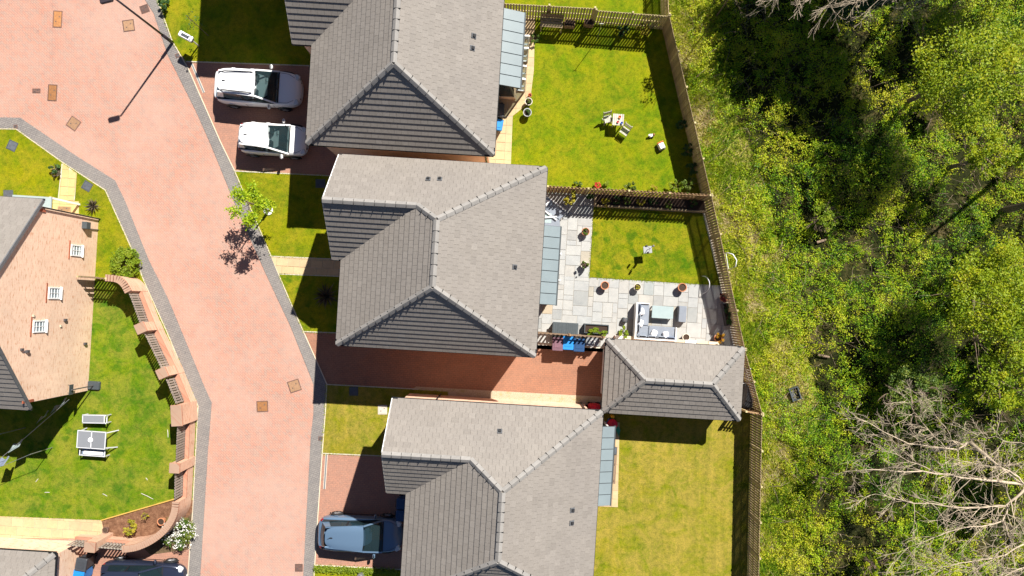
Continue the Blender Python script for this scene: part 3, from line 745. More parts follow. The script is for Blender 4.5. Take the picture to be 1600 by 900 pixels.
# house on the left: gable wall to the road
t = HD = thing('house', 'brick house with sunlit gable wall and three small windows on the left', 'house', UV(-26, -1.35, 0), -TH)
uG, uB, v0, v1, he, hr = -21.64, -32.5, -6.1, 3.4, 4.75, 8.55; vc = (v0 + v1) / 2
F1 = [UV(uB, v0, he), UV(uG, v0, he), UV(uG, vc, hr), UV(uB, vc, hr)]; F2 = [UV(uG, v1, he), UV(uB, v1, he), UV(uB, vc, hr), UV(uG, vc, hr)]
roof(t, [(F1, None), (F2, None)], [(UV(uB, vc, hr), UV(uG, vc, hr))], [], [(F1[0], F1[1]), (F2[0], F2[1])])
k = [(-5.84, -.1), (3.15, -.1), (3.15, he + .06), (vc, hr - .18), (-5.84, he + .06)]
MB().add([UV(-21.74, v, h) for v, h in k] + [UV(-32.3, v, h) for v, h in k], [(0, 1, 2, 3, 4), (9, 8, 7, 6, 5)] + [(j, 5 + j, 5 + (j + 1) % 5, (j + 1) % 5) for j in range(5)]).build('gable_wall', 'brick', t)
for s in (v0, v1):
    MB().bar(UV(uG + .02, s, he - .04), UV(uG + .02, vc, hr - .03), .05, .16).build('verge', 'lead', t)
cu, cv = UV(1, 0), UV(0, 1)
def onwall(px, py): return ray_plane(px, py, UV(-21.74, 0), cu)
for px, py in ((119, 391.5), (84.5, 458), (61, 510)): window(t, onwall(px, py), cv, cu, .56, .88, (1, 3))
def wall_box(px, py, s, m, name, out=.12):
    c = onwall(px, py); MB().box((0, 0, 0), (s[0], out, s[1]), M=frame_M(c + cu * (out / 2), cv, -cu, Vector((0, 0, 1)))).build(name, m, t)
wall_box(131, 352, (.34, .34), 'charcoal', 'meter_box', .25); wall_box(101, 500, (.12, .18), 'iron', 'wall_vent', .09); wall_box(132, 537, (.12, .18), 'iron', 'wall_vent', .1)
wall_box(33, 546, (.1, .14), 'iron', 'wall_vent', .09); wall_box(41, 549, (.12, .16), 'iron', 'wall_vent', .12)
wall_box(52, 493.5, (.1, .12), 'cream_stone', 'wall_vent', .05); wall_box(94.5, 509.5, (.1, .12), 'cream_stone', 'wall_vent', .05)
a, b = onwall(133, 357), onwall(153, 359); MB().bar(a + cu * .04, b + cu * .04, .035, .035).build('conduit', 'iron', t)
for px, py in ((62, 328), (43, 627)):
    c = onwall(px, py); MB().box((0, 0, 0), (.12, .05, .75), M=frame_M(c + cu * .02, cv, -cu, Vector((0, 0, 1)))).build('corbel', 'soldier', t)
pc = W(50, 320, 2.5); MB().box((pc.x, pc.y, 2.5), (1.9, .85, .09), -TH).build('porch_canopy', 'pale_top', t)
for s in (-1, 1): MB().bar((pc.x + s * .85, pc.y + .35, 0), (pc.x + s * .85, pc.y + .35, 2.46), .09).build('porch_post', 'white_paint', t)
p = UV(-21.66, 3.1); MB().tube([(p.x, p.y, 0), (p.x, p.y, 4.6)], .035, 8).build('downpipe', 'black_plastic', t)

# ------------------------------------------------------------------ fences: posts, rails and each slat
_slat = {}
def slat_mesh(w, th, h, m):
    k = (w, th, h, m)
    if k not in _slat: _slat[k] = MB().box((0, 0, h / 2), (w, th, h)).mesh('slat', m)
    return _slat[k]
def fence(label, a, b, h=1.8, pitch=.15, w=.1, m='fence_wood', double=True, topgrid=True, postm='fence_pale', group='slatted timber garden fences', z0=.03, post=1.85):
    """a, b: ends of the fence's TOP edge in the photo"""
    A, B = W(a[0], a[1], h), W(b[0], b[1], h); A.z = B.z = 0; d = B - A; L = d.length; d.normalize(); nrm = Vector((-d.y, d.x, 0)); rz = math.atan2(d.y, d.x)
    t = thing('fence', label, 'fence', A, rz, group)
    n = max(1, round(L / post))
    for i in range(n + 1):
        p = A + d * (L * i / n); MB().box((p.x, p.y, h / 2 + .03), (.09, .09, h + .06), rz).build('post', postm, t)
    for z in (.25, h * .52, h - .2):
        p, q = A + d * .05 + Vector((0, 0, z)), B - d * .05 + Vector((0, 0, z)); MB().bar(p, q, .04, .08).build('rail', m, t)
    k = int(L / pitch)
    for i in range(k):
        p = A + d * ((i + .5) * L / k); s = 1 if (i % 2 and double) else -1
        M = Matrix.Translation(p + nrm * (.035 * s) + Vector((0, 0, z0 + random.uniform(-.012, .012)))) @ Matrix.Rotation(rz + random.uniform(-.03, .03), 4, 'Z')
        link('slat', slat_mesh(w, .018, h - z0, m), M, t)
    return t
fence('tall slatted fence along the north end of the top lawn, nearer the house', (787, 4), (930, 12), m='fence_pale', double=False, pitch=.14, w=.098)
fence('tall slatted fence along the north end of the top lawn, nearer the trees', (932, 15), (1046, 24), m='fence_pale', double=False, pitch=.14, w=.098)
fence('slatted boundary fence beside the neighbouring lawn at the very top', (1040, -110), (1046, 22), m='fence_wood', double=False)
fence('long slatted boundary fence between the top lawn and the undergrowth', (1047, 24), (1112, 304), m='fence_wood', double=False, pitch=.125, w=.108)
fence('slatted boundary fence beside the middle lawn and patio', (1113, 306), (1165, 545), m='fence_wood', double=False, pitch=.13, w=.102)
fence('slatted boundary fence beside the garage side passage', (1165, 547), (1192, 646), m='fence_wood', double=False, pitch=.13, w=.102)
fence('slatted boundary fence along the dry lower lawn', (1192, 649), (1184, 1040), m='fence_wood', double=False, pitch=.13, w=.102)
fence('close-boarded brown fence between the top lawn and the middle garden', (856, 291), (1110, 305), m='fence_brown', double=True, pitch=.09, w=.1, z0=.05)
fence('short slatted fence joining the garage corner to the boundary fence', (1166, 643), (1190, 647), m='fence_brown', double=False)
fence('slatted fence with bins before it, beside the patio storage box', (838, 520), (944, 527), h=1.7, m='fence_dark', double=False, pitch=.2, w=.1, postm='fence_brown')
fence('slatted timber fence joining the gable wall to the curved brick wall', (122, 432), (166, 435), m='fence_dark', double=False, pitch=.15, w=.1)
# gate-like white hoop and folded white rack leaning on the boundary fence
t = thing('trellis_hoop', 'white metal hoop leaning on the outside of the boundary fence', 'hoop', W(1133, 408, 0) + Vector((.25, 0, 0)))
b0 = W(1137, 395, 1.2); b1 = W(1141, 420, 1.2); pts = [b0 + Vector((0, 0, -.9)), b0, b0 + Vector((.18, -.1, .3)), (b0 + b1) / 2 + Vector((.26, 0, .42)), b1 + Vector((.18, .1, .3)), b1, b1 + Vector((0, 0, -.9))]
MB().tube(pts, .025, 8).build('frame', 'white_paint', t, True)
MB().tube([b0 + Vector((0, 0, -.3)), b1 + Vector((0, 0, -.3))], .015, 6).build('rail', 'white_paint', t)
t = thing('drying_rack', 'folded white drying rack beside the garage and boundary fence', 'drying rack', W(1166, 590, 0))
for i in range(5):
    p = W(1163 + i * 2.2, 575 + i * .5, 1.3); q = W(1167 + i * 2.2, 598 + i * .5, 1.3); MB().tube([p, q], .012, 6).build('rod', 'white_paint', t)
for y in (576, 599):
    p = W(1160, y, 0); q = W(1173, y, 1.35); MB().tube([p, q], .016, 6).build('leg', 'white_paint', t); MB().tube([W(1172, y, 0), W(1161, y, 1.35)], .016, 6).build('leg', 'white_paint', t)

# ------------------------------------------------------------------ brick garden wall with piers and timber panels
def wall_strip(mb, pts, w, z0, z1):
    P = [W(*p) for p in pts]; k = len(P); Lf, Rt = [], []
    for i, p in enumerate(P):
        d = (P[min(i + 1, k - 1)] - P[max(i - 1, 0)]); d.z = 0; d.normalize(); nn = Vector((-d.y, d.x, 0)); Lf.append(p + nn * w / 2); Rt.append(p - nn * w / 2)
    for i in range(k - 1): mb.prism([Rt[i][:2], Rt[i + 1][:2], Lf[i + 1][:2], Lf[i][:2]], z0, z1)
def smooth_pts(p, n=4):
    out = []
    for i in range(len(p) - 1):
        a = p[max(i - 1, 0)]; b = p[i]; c = p[i + 1]; d = p[min(i + 2, len(p) - 1)]
        for j in range(n):
            s = j / n; out.append(tuple(.5 * ((2 * b[k]) + (-a[k] + c[k]) * s + (2 * a[k] - 5 * b[k] + 4 * c[k] - d[k]) * s * s + (-a[k] + 3 * b[k] - 3 * c[k] + d[k]) * s ** 3) for k in range(2)))
    return out + [p[-1]]
def coping(t, pts, w, z):
    P = [W(*p) for p in pts]; L = 0
    for a, b in zip(P, P[1:]):
        n = max(1, round((b - a).length / .115)); d = (b - a).normalized(); rz = math.atan2(d.y, d.x)
        for i in range(n):
            p = a + (b - a) * ((i + .5) / n); me = _slat.setdefault('cap', MB().rbox((0, 0, 0), (.10, .34, .11), .012).mesh('coping_brick', 'brick_cap'))
            link('coping_brick', me, Matrix.Translation((p.x, p.y, z + .052 + random.uniform(-.003, .003))) @ Matrix.Rotation(rz, 4, 'Z'), t)
t = thing('garden_wall', 'brick garden wall with piers and slatted timber panels along the road', 'wall', W(297, 605, 0), 0)
c1 = smooth_pts([(195, 436), (212, 438), (222, 445), (229, 457)]); mb = MB(); wall_strip(mb, c1, .26, -.05, 1.75); mb.build('curved_wall', 'brick_wall', t); coping(t, c1, .34, 1.75)
c2 = smooth_pts([(297, 771), (294, 790), (282, 811), (262, 828), (238, 839), (216, 842)]); mb = MB(); wall_strip(mb, c2, .26, -.05, 1.55); mb.build('curved_wall', 'brick_wall', t); coping(t, c2, .34, 1.55)
line = [(229, 457), (249, 507), (280, 573), (303, 632), (302.5, 650), (299.5, 714), (297, 771)]
mb = MB(); wall_strip(mb, [(229, 457), (249, 507), (281, 573), (303, 627)], .25, -.05, .72); wall_strip(mb, [(303.5, 640), (300, 714), (297, 771)], .25, -.05, .72); mb.build('plinth', 'brick_wall', t)
mb = MB(); wall_strip(mb, [(229, 457), (249, 507), (281, 573), (303, 627)], .29, .722, .79); wall_strip(mb, [(303.5, 640), (300, 714), (297, 771)], .29, .722, .79); mb.build('plinth_course', 'brick_cap', t)
def pier(px, py, rz, s=(.46, .46), h=1.8):
    c = W(px, py); p = MB().box((c.x, c.y, h / 2), (s[0], s[1], h), rz).build('pier', 'brick_wall', t)
    MB().rbox((c.x, c.y, h + .05), (s[0] + .06, s[1] + .06, .1), .02, rz).build('cap', 'brick_cap', p)
pier(248, 511, R(24)); pier(280, 578, R(24)); pier(301.5, 641, R(3), (.5, 1.0)); pier(298.5, 719, R(-3))
def panel(a, b, z0=.79, z1=1.72, pitch=.125, w=.09):
    A, B = W(*a), W(*b); d = B - A; L = d.length; d.normalize(); rz = math.atan2(d.y, d.x); n = int(L / pitch)
    for i in range(n):
        p = A + d * ((i + .5) * L / n); M = Matrix.Translation((p.x, p.y, z0 + .02 + random.uniform(-.01, .01))) @ Matrix.Rotation(rz + random.uniform(-.04, .04), 4, 'Z')
        link('slat', slat_mesh(w, .02, z1 - z0, 'panel_wood'), M, t)
    for z in (z0 + .18, z1 - .14):
        o = Vector((-d.y, d.x, 0)) * -.03; MB().bar(A + o + Vector((0, 0, z)), B + o + Vector((0, 0, z)), .035, .07).build('rail', 'weathered', t)
panel((229, 459), (245, 503)); panel((252, 519), (277, 571)); panel((284, 587), (299, 624)); panel((301, 658), (299, 711)); panel((297.5, 727), (296.5, 768))
t = thing('garden_wall', 'short brick wall with one pier and slatted panels beside the bottom garage', 'wall', W(170, 838), 0)
mb = MB(); wall_strip(mb, [(128, 837), (214, 844)], .24, -.05, .55); mb.build('plinth', 'brick_wall', t); mb = MB(); wall_strip(mb, [(128, 837), (214, 844)], .28, .552, .62); mb.build('plinth_course', 'brick_cap', t)
pier(170, 838, R(-5), (.5, .46), 1.65)
panel((130, 837), (163, 839.5), .62, 1.5, .15); panel((178, 840.5), (212, 843.5), .62, 1.5, .15)

# ------------------------------------------------------------------ covers and drains let into the ground
def cover(label, px, py, w, h, rz, m, z=.004, cat='manhole cover', name='manhole_cover', frame='iron_brown', group='manhole covers in the road'):
    c = W(px, py); t = thing(name, label, cat, (c.x, c.y, z), rz, group)
    fr = MB()
    for s in (-1, 1): fr.box((s * (w / 2 - .02), 0, .004), (.04, h, .012)); fr.box((0, s * (h / 2 - .02), .004), (w - .08, .04, .012))
    fr.build('frame', frame, t, world=False)
    MB().rbox((0, 0, .003), (w - .09, h - .09, .014), .004).build('plate', m, t, world=False)
    for sx in (-1, 1): MB().box((sx * w * .18, sx * h * .14, .009), (.05, .05, .008)).build('keyhole', 'iron', t, world=False)
    return t
cover('rusty oblong manhole cover near the top left corner', 90, 30, .48, .88, R(-3), 'rust')
cover('pale tan square manhole cover near the street lamp shadow', 201, 40, .6, .6, R(8), 'tan_iron')
cover('dark small manhole cover at the top of the road edge', 226, 14, .45, .42, R(20), 'iron_brown')
cover('rusty oblong manhole cover beside the small stop tap lid', 82, 145, .48, .86, R(-3), 'rust')
cover('brown square manhole cover turned on its corner', 115, 193, .6, .6, R(-35), 'tan_iron')
cover('tan square manhole cover tilted near the shared drive entrance', 460, 603, .62, .62, R(18), 'tan_iron')
cover('rusty square manhole cover in the lower middle of the road', 410, 635, .6, .58, R(2), 'rust')
cover('speckled grey drain grate at the bottom edge of the road', 467, 887, .40, .40, R(0), 'iron_brown')
cover('small oval stop tap lid in the pink road', 57, 142, .42, .24, 0, 'iron_brown', name='stop_tap_lid')
g = 'small covers set in the footway'
cover('small dark cover in the footway bend at left', 25, 198, .2, .2, 0, 'iron', .03, group=g); cover('small grey cover beside the street lamp in the footway', 278, 87, .25, .22, R(20), 'iron', .03, group=g); cover('small square cover in the footway below the dry lawn', 501, 685, .22, .22, 0, 'iron', .03, group=g)
g = 'drain covers set in the front lawns'
cover('slate grey cover in the left front lawn below the footway', 20, 228, .5, .5, R(-25), 'slate_cover', .05, group=g, frame='slate_cover')
cover('slate grey cover in the left front lawn beside the porch', 14, 304, .5, .45, 0, 'slate_cover', .05, group=g, frame='slate_cover')
cover('slate grey cover right of the yellow path', 137, 291, .48, .46, R(-30), 'slate_cover', .05, group=g, frame='slate_cover')
cover('blue grey cover in the shaded lawn by the middle house', 501, 287, .5, .45, 0, 'slate_cover', .05, group=g, frame='slate_cover')
cover('blue grey cover in the shaded strip beside the shared drive', 553, 611, .46, .46, 0, 'slate_cover', .05, group=g, frame='slate_cover')
cover('pale concrete cover in the dry front lawn', 598, 640, .48, .48, 0, 'concrete', .05, group=g, frame='concrete')
cover('brown door mat at the porch end of the yellow path', 102, 327, .7, .28, R(-3), 'fence_brown', .075, cat='door mat', name='door_mat', group=None, frame='fence_brown')
def channel(label, a, b):
    A, B = W(*a), W(*b); t = thing('drain_channel', label, 'drain', (A.x, A.y, .02), 0, 'drain channels across the drives'); d = B - A
    MB().bar((0, 0, 0), d, .13, .02).build('frame', 'concrete', t, world=False); MB().bar((0, 0, .006), d + Vector((0, 0, .006)), .07, .02).build('grate', 'grey_metal', t, world=False)
channel('grey drain channel across the drive with the white cars', (300, 100), (319, 145)); channel('grey drain channel across the drive with the blue car', (435, 708.5), (429, 765)) if 0 else channel('grey drain channel across the drive with the blue car', (510.5, 709), (507, 764))

# ------------------------------------------------------------------ street lamp, sign, basketball stand
c = W(270, 67); t = thing('street_lamp', 'tall black street lamp post at the footway edge', 'street lamp', c)
MB().tube([c, c + Vector((0, 0, 1.1))], .085, 10).build('base_column', 'pole_black', t, True); MB().tube([c + Vector((0, 0, 1.1)), c + Vector((0, 0, 5.55))], [.055, .045], 10).build('pole', 'pole_black', t, True)
h = c + Vector((0, 0, 5.6)); MB().tube([h - Vector((0, 0, .08)), h + Vector((-.12, -.03, .02))], .035, 8).build('bracket', 'pole_black', t)
MB().rbox((h.x - .32, h.y - .12, 5.66), (.58, .26, .12), .04, R(14)).build('lamp_head', 'pole_black', t)
c = W(311, 72); t = thing('notice_sign', 'small white house-shaped board on a post by the top drive', 'sign', c)
MB().bar(c, c + Vector((0, 0, 1.2)), .05).build('post', 'weathered', t)
MB().rbox((c.x - .1, c.y + .02, 1.35), (.75, .3, .12), .05, R(-28)).build('roof', 'white_paint', t); MB().rbox((c.x - .1, c.y + .02, 1.12), (.5, .24, .3), .02, R(-28)).build('body', 'grey_metal', t)
MB().rbox((c.x - .1, c.y + .02, 1.42), (.42, .14, .04), .02, R(-28)).build('top_panel', 'slate_cover', t)
c = W(149, 602); t = thing('basketball_stand', 'child-size black basketball stand beside the sunlit gable wall', 'basketball stand', c, R(-4))
MB().rbox((0, 0, .1), (.62, .44, .2), .04).build('base', 'charcoal', t, world=False); MB().tube([(0, 0, .2), (0, 0, 2.05)], .03, 8).build('pole', 'iron', t, world=False)
MB().box((-.08, 0, 1.95), (.02, .5, .32)).build('backboard', 'charcoal', t, world=False)
k = [(-.1 - .22 + .2 * math.cos(a), .2 * math.sin(a), 1.8) for a in np.linspace(0, 2 * math.pi, 17)]; MB().tube(k, .012, 6).build('hoop', 'iron', t, world=False)

# ------------------------------------------------------------------ cars
def grid(fn, nu, nv):
    vs = [fn(i / nu, j / nv) for j in range(nv + 1) for i in range(nu + 1)]
    return vs, [(j * (nu + 1) + i, j * (nu + 1) + i + 1, (j + 1) * (nu + 1) + i + 1, (j + 1) * (nu + 1) + i) for j in range(nv) for i in range(nu)]
def car(label, px, py, rz, L, Wd, Ht, paintm, roofm=None, rails=False, ws=(.02, .235), rear=(-.40, -.465), rtap=.14, group='cars parked on the drives', sunroof=False):
    t = thing('car', label, 'car', W(px, py, 0) + Vector((0, 0, .02)), rz, group); hw = Wd / 2; roofm = roofm or paintm
    zb = .60 * Ht
    def B(mb, n, m, par=t, sm=False, sub=0):
        o = mb.build(n, m, par, sm, world=False)
        if sub: s = o.modifiers.new('s', 'SUBSURF'); s.levels = s.render_levels = sub
        return o
    st = [(-.5, .28, .38), (-.498, .52, .50), (-.484, .73, .57), (-.455, .87, .60), (-.39, .965, .62), (-.25, 1., .625), (-.05, .995, .62), (.15, .99, .615), (.24, .985, .60), (.33, .965, .575), (.40, .92, .545), (.445, .84, .51), (.48, .68, .45), (.5, .42, .36)]
    mb = MB(); rings = []
    for x, w, zt in st:
        X = x * L; w *= hw; z = zt * Ht; lo = .2
        half = [(0, lo), (.8 * w, lo), (.95 * w, lo + .08), (w, .42 * z + .12), (w * .99, z * .78), (w * .95, z - .035), (w * .86, z), (w * .5, z + .018), (0, z + .025)]
        ring = [(X, y, zz) for y, zz in half] + [(X, -y, zz) for y, zz in half[-2:0:-1]]; rings.append(ring)
    k = len(rings[0]); vs = [p for r in rings for p in r]; fs = [tuple(range(k)), tuple(range(len(vs) - 1, len(vs) - k - 1, -1))]
    for i in range(len(rings) - 1): fs += [(i * k + j, (i + 1) * k + j, (i + 1) * k + (j + 1) % k, i * k + (j + 1) % k) for j in range(k)]
    mb.add(vs, fs); body = B(mb, 'body', paintm, sm=True, sub=2)
    # greenhouse corner lines
    xf1, xf0 = ws[0] * L, ws[1] * L; xr1, xr0 = rear[0] * L, rear[1] * L; wb, wt = .885 * hw, .70 * hw; zr = Ht - .05; z0 = zb + .01
    def P(x1, x0, s, h, w1=wt, w0=wb):
        k_ = 1 - rtap if x1 < -.2 * L else 1
        return Vector((x0 + (x1 - x0) * h, s * k_ * (w0 + (w1 - w0) * h), z0 + (zr - z0) * h))
    cab = MB().prism([(xf0 - .05, -wb + .06), (xf0 - .05, wb - .06), (xr0 + .08, wb - .06), (xr0 + .08, -wb + .06)], z0 - .02, z0 + .028); B(cab, 'interior', 'interior')
    for sx in (.02, -.2):
        for sy in (-1, 1): B(MB().rbox((sx * L, sy * hw * .42, z0 + .17), (.14, .42, .34), .05), 'seat', 'seat_fabric')
    B(MB().rbox((xf0 - .30, 0, z0 + .05), (.34, wb * 1.7, .08), .03), 'dashboard', 'interior')
    kk = [(xf0 - .52, hw * .42 + .17 * math.cos(a), z0 + .12 + .12 * math.sin(a)) for a in np.linspace(0, 2 * math.pi, 15)]; B(MB().tube(kk, .014, 6), 'steering_wheel', 'interior')
    def pane(name, c4, bulge, ax, m='car_glass', nu=6, nv=4):
        a, b, c, d = c4
        fn = lambda u, v: (a.lerp(b, u)).lerp(d.lerp(c, u), v) + Vector(ax) * (bulge * (1 - (2 * u - 1) ** 2))
        g = grid(fn, nu, nv); return B(MB().add(*g), name, m, sm=True)
    pane('windscreen', (P(xf1, xf0, -1, .02), P(xf1, xf0, 1, .02), P(xf1, xf0, 1, .97), P(xf1, xf0, -1, .97)), .10, (1, 0, .2))
    pane('rear_window', (P(xr1, xr0, -1, .15) + Vector((0, .05, 0)), P(xr1, xr0, 1, .15) - Vector((0, .05, 0)), P(xr1, xr0, 1, .95), P(xr1, xr0, -1, .95)), .06, (-1, 0, .2))
    xb = -.13 * L
    for s in (-1, 1):
        A0, A1, R0, R1 = P(xf1, xf0, s, .03), P(xf1, xf0, s, .93), P(xr1, xr0, s, .06), P(xr1, xr0, s, .9)
        along = lambda q, w, f: q.lerp(w, f); o = Vector((0, s * .012, .004))
        f0, f1 = (A0.x - xb) / (A0.x - R0.x), (A1.x - xb) / (A1.x - R1.x)
        pane('side_window', (along(A0, R0, .06) + o, along(A0, R0, f0 - .015) + o, along(A1, R1, f1 - .02) + o, along(A1, R1, .05) + o), .02, (0, s, 0), nu=4, nv=2)
        pane('side_window', (along(A0, R0, f0 + .015) + o, along(A0, R0, .88) + o, along(A1, R1, .86) + o, along(A1, R1, f1 + .02) + o), .02, (0, s, 0), nu=4, nv=2)
        B(MB().bar(P(xf1, xf0, s, -.05), P(xf1, xf0, s, 1.0), .075, .06), 'pillar', paintm)
        B(MB().bar(along(A0, R0, f0), along(A1, R1, f1), .07, .05), 'pillar', 'black_plastic')
        C0, C1 = P(xr1, xr0, s, 0), P(xr1, xr0, s, 1); q0, q1 = along(A0, R0, .87), along(A1, R1, .85)
        B(MB().add([C0, q0, q1, C1, C0 - o * 4, q0 - o * 4, q1 - o * 4, C1 - o * 4], [(0, 1, 2, 3), (7, 6, 5, 4), (0, 4, 5, 1), (1, 5, 6, 2), (2, 6, 7, 3), (3, 7, 4, 0)]), 'pillar', paintm)
        B(MB().bar(P(xf1, xf0, s, .0) + o * 2, P(xr1, xr0, s, .02) + o * 2, .03, .035), 'belt_trim', 'black_plastic')
        B(MB().bar(P(xf1, xf0, s, .96), P(xr1, xr0, s, .96), .06, .06), 'roof_side', roofm)
        mx = xf0 - .08 * L; B(MB().rbox((mx, s * (hw + .09), z0 + .06), (.13, .24, .15), .05), 'wing_mirror', paintm)
        B(MB().rbox((L * .447, s * hw * .68, .475 * Ht), (.30, .30, .12), .06, s * -R(28)), 'headlight', 'lamp_glass')
        B(MB().rbox((-L * .448, s * hw * .75, .55 * Ht), (.20, .13, .13), .04, s * R(42)), 'tail_light', 'tail_red')
        if rails:
            B(MB().tube([(xf1 - .1, s * (wt - .13), zr + .05), (xf1 - .25, s * (wt - .12), zr + .12), (xr1 + .35, s * (wt - .17), zr + .12), (xr1 + .18, s * (wt - .18), zr + .05)], .032, 6), 'roof_rail', 'black_plastic')
        for xx in (.30, -.30):
            r = .31; wh = MB(); prof = [(r * .55, -.1), (r * .93, -.11), (r, -.07), (r, .07), (r * .93, .11), (r * .55, .10)]
            wm = []
            c0 = Vector((xx * L, s * (hw - .075), r - .005)); n_ = 18
            vs = [c0 + Vector((rr * math.cos(2 * math.pi * i / n_), y, rr * math.sin(2 * math.pi * i / n_))) for rr, y in prof for i in range(n_)]
            fs = [(j * n_ + i, j * n_ + (i + 1) % n_, (j + 1) * n_ + (i + 1) % n_, (j + 1) * n_ + i) for j in range(len(prof) - 1) for i in range(n_)]
            w_ = B(MB().add(vs, fs), 'wheel', 'tyre', sm=True)
            rm = MB(); ring = [c0 + Vector((.19 * math.cos(2 * math.pi * i / n_), s * .085, .19 * math.sin(2 * math.pi * i / n_))) for i in range(n_)]; rm.add(ring, [tuple(range(n_))])
            for i in range(5):
                a = 2 * math.pi * i / 5; rm.bar(c0 + Vector((0, s * .1, 0)), c0 + Vector((.19 * math.cos(a), s * .095, .19 * math.sin(a))), .05, .02)
            B(rm, 'rim', 'rim', w_)
            arch = [c0 + Vector(((r + .05) * math.cos(a), s * .078, (r + .05) * math.sin(a))) for a in np.linspace(-.1, math.pi + .1, 14)]; B(MB().tube(arch, .03, 6), 'wheel_arch', 'black_plastic')
        B(MB().bar((-.34 * L, s * (hw * 1.0 + .004), .33), (.2 * L, s * (hw + .004), .33), .02, .05), 'sill_trim', 'black_plastic')
        for xx in (.2, -.12): B(MB().bar((xx * L, s * (hw * .995), .3), (xx * L + .02, s * (hw * .985), .54 * Ht), .01, .012), 'door_seam', 'black_plastic')
        for xx in (-.07, -.29): B(MB().rbox((xx * L, s * (hw * .995), .50 * Ht), (.2, .03, .035), .01), 'door_handle', paintm)
    fn = lambda u, v: Vector((xf1 + .03 + (xr1 - .01 - xf1 - .03) * u - .06 * (2 * v - 1) ** 2 * (1 - u) + .10 * (2 * v - 1) ** 4 * u, (2 * v - 1) * (wt + .02) * (1 - rtap * u - .16 * max(0, u - .82) / .18 * u), zr + .06 * (1 - (2 * v - 1) ** 4) + .045 * (1 - (2 * u - 1) ** 2) - .02))
    rp = B(MB().add(*grid(fn, 10, 8)), 'roof_panel', roofm, sm=True)
    B(MB().tube([(xr1 + .28, 0, zr + .06), (xr1 + .16, 0, zr + .2)], .009, 5), 'aerial', 'black_plastic'); B(MB().rbox((xr1 + .3, 0, zr + .075), (.16, .06, .05), .02), 'aerial_base', 'black_plastic')
    if sunroof: B(MB().rbox(((xf1 + xr1) / 2 + .1, 0, zr + .076), (.95, wt * 1.4, .012), .004), 'sunroof', 'dark_glass')
    B(MB().add(*grid(lambda u, v: Vector((xf0 + .02 + v * .07, (2 * u - 1) * wb * .95, z0 - .005 + .03 - .02 * v + .02 * (1 - (2 * u - 1) ** 2))), 6, 1)), 'scuttle', 'black_plastic')
    for y in (-.1, .35): B(MB().tube([(xf0 + .01, y * 1.2, z0 + .06), (xf0 - .14, y + .35, z0 + .16)], .012, 5), 'wiper', 'black_plastic')
    # bonnet shut lines and grille
    for s in (-1, 1): B(MB().tube([(xf0 + .06, s * hw * .83, .605 * Ht), (.36 * L, s * hw * .80, .568 * Ht), (.43 * L, s * hw * .62, .535 * Ht)], .008, 5), 'bonnet_seam', 'black_plastic')
    B(MB().rbox((.487 * L, 0, .34 * Ht), (.06, hw * 1.0, .16), .03), 'grille', 'black_plastic'); B(MB().box((.503 * L, 0, .25 * Ht), (.012, .5, .11)), 'number_plate', 'white_paint')
    B(MB().box((-.502 * L, 0, .36 * Ht), (.012, .5, .11)), 'number_plate', 'yellow_plastic'); B(MB().rbox((-.488 * L, 0, .25 * Ht), (.08, hw * 1.1, .14), .03), 'bumper_trim', 'black_plastic')
    return t
car('large white car with roof rails on the top drive', 411, 144, R(-3.5), 4.4, 1.84, 1.66, 'paint_white', rails=True, ws=(.03, .245), rear=(-.385, -.445), rtap=.19)
car('small white hatchback, lower of two cars on the top drive', 433, 222.5, R(-3.5), 3.5, 1.63, 1.5, 'paint_white2', ws=(0., .25), rear=(-.40, -.45), rtap=.19)
car('blue grey hatchback parked on the lower drive', 567, 828, R(-2.5), 4.3, 1.82, 1.47, 'paint_blue', ws=(.07, .265), rear=(-.37, -.45), rtap=.22)
car('dark navy car cut off by the bottom left edge', 233, 897, R(-3), 4.25, 1.8, 1.5, 'paint_navy', ws=(.04, .25))

# ------------------------------------------------------------------ bins
def bin_(label, px, py, m, rz, lidm=None, s=(.5, .6), h=.98, open_=False, z=.02):
    c = W(px, py); t = thing('wheelie_bin', label, 'wheelie bin', (c.x, c.y, z), rz, 'wheelie bins')
    x, y = s[0] / 2, s[1] / 2; vs = [(-x * .78, -y * .75, .06), (x * .78, -y * .75, .06), (x * .78, y * .8, .06), (-x * .78, y * .8, .06), (-x, -y, h), (x, -y, h), (x, y, h), (-x, y, h)]
    MB().add(vs, [(3, 2, 1, 0), (4, 5, 6, 7), (0, 1, 5, 4), (1, 2, 6, 5), (2, 3, 7, 6), (3, 0, 4, 7)]).build('body', m, t, world=False)
    l = MB().rbox((0, -.02, h + .045), (s[0] + .06, s[1] + .08, .07), .03).build('lid', lidm or m, t, world=False)
    MB().rbox((0, -.02, h + .088), (s[0] * .7, s[1] * .6, .02), .01).build('lid_panel', lidm or m, l, world=False)
    MB().tube([(-x * .8, y + .06, h - .03), (x * .8, y + .06, h - .03)], .018, 6).build('handle', 'black_plastic', t, world=False)
    for sx in (-1, 1): MB().tube([(sx * (x * .8 - .03), y * .75, .1), (sx * (x * .8 + .03), y * .75, .1)], .1, 12).build('wheel', 'tyre', t, world=False)
    return t
bin_('purple brown wheelie bin, first in the row by the shared drive', 869.5, 535.5, 'purple_bin', R(-3), s=(.5, .6)); bin_('bright blue wheelie bin, second in the row by the shared drive', 885.5, 534, 'blue_bin', R(-3)); bin_('navy wheelie bin, third in the row by the shared drive', 902, 537, 'navy_bin', R(-3))
bin_('navy blue wheelie bin in shade by the lower front door', 634, 779, 'navy_bin', R(87)); bin_('dark blue wheelie bin beside the lower front wall', 633, 797, 'navy_bin', R(87))
bin_('bright blue recycling bin on the top house patio', 779, 200, 'blue_bin', R(-10), s=(.42, .5), h=.7, z=.07)
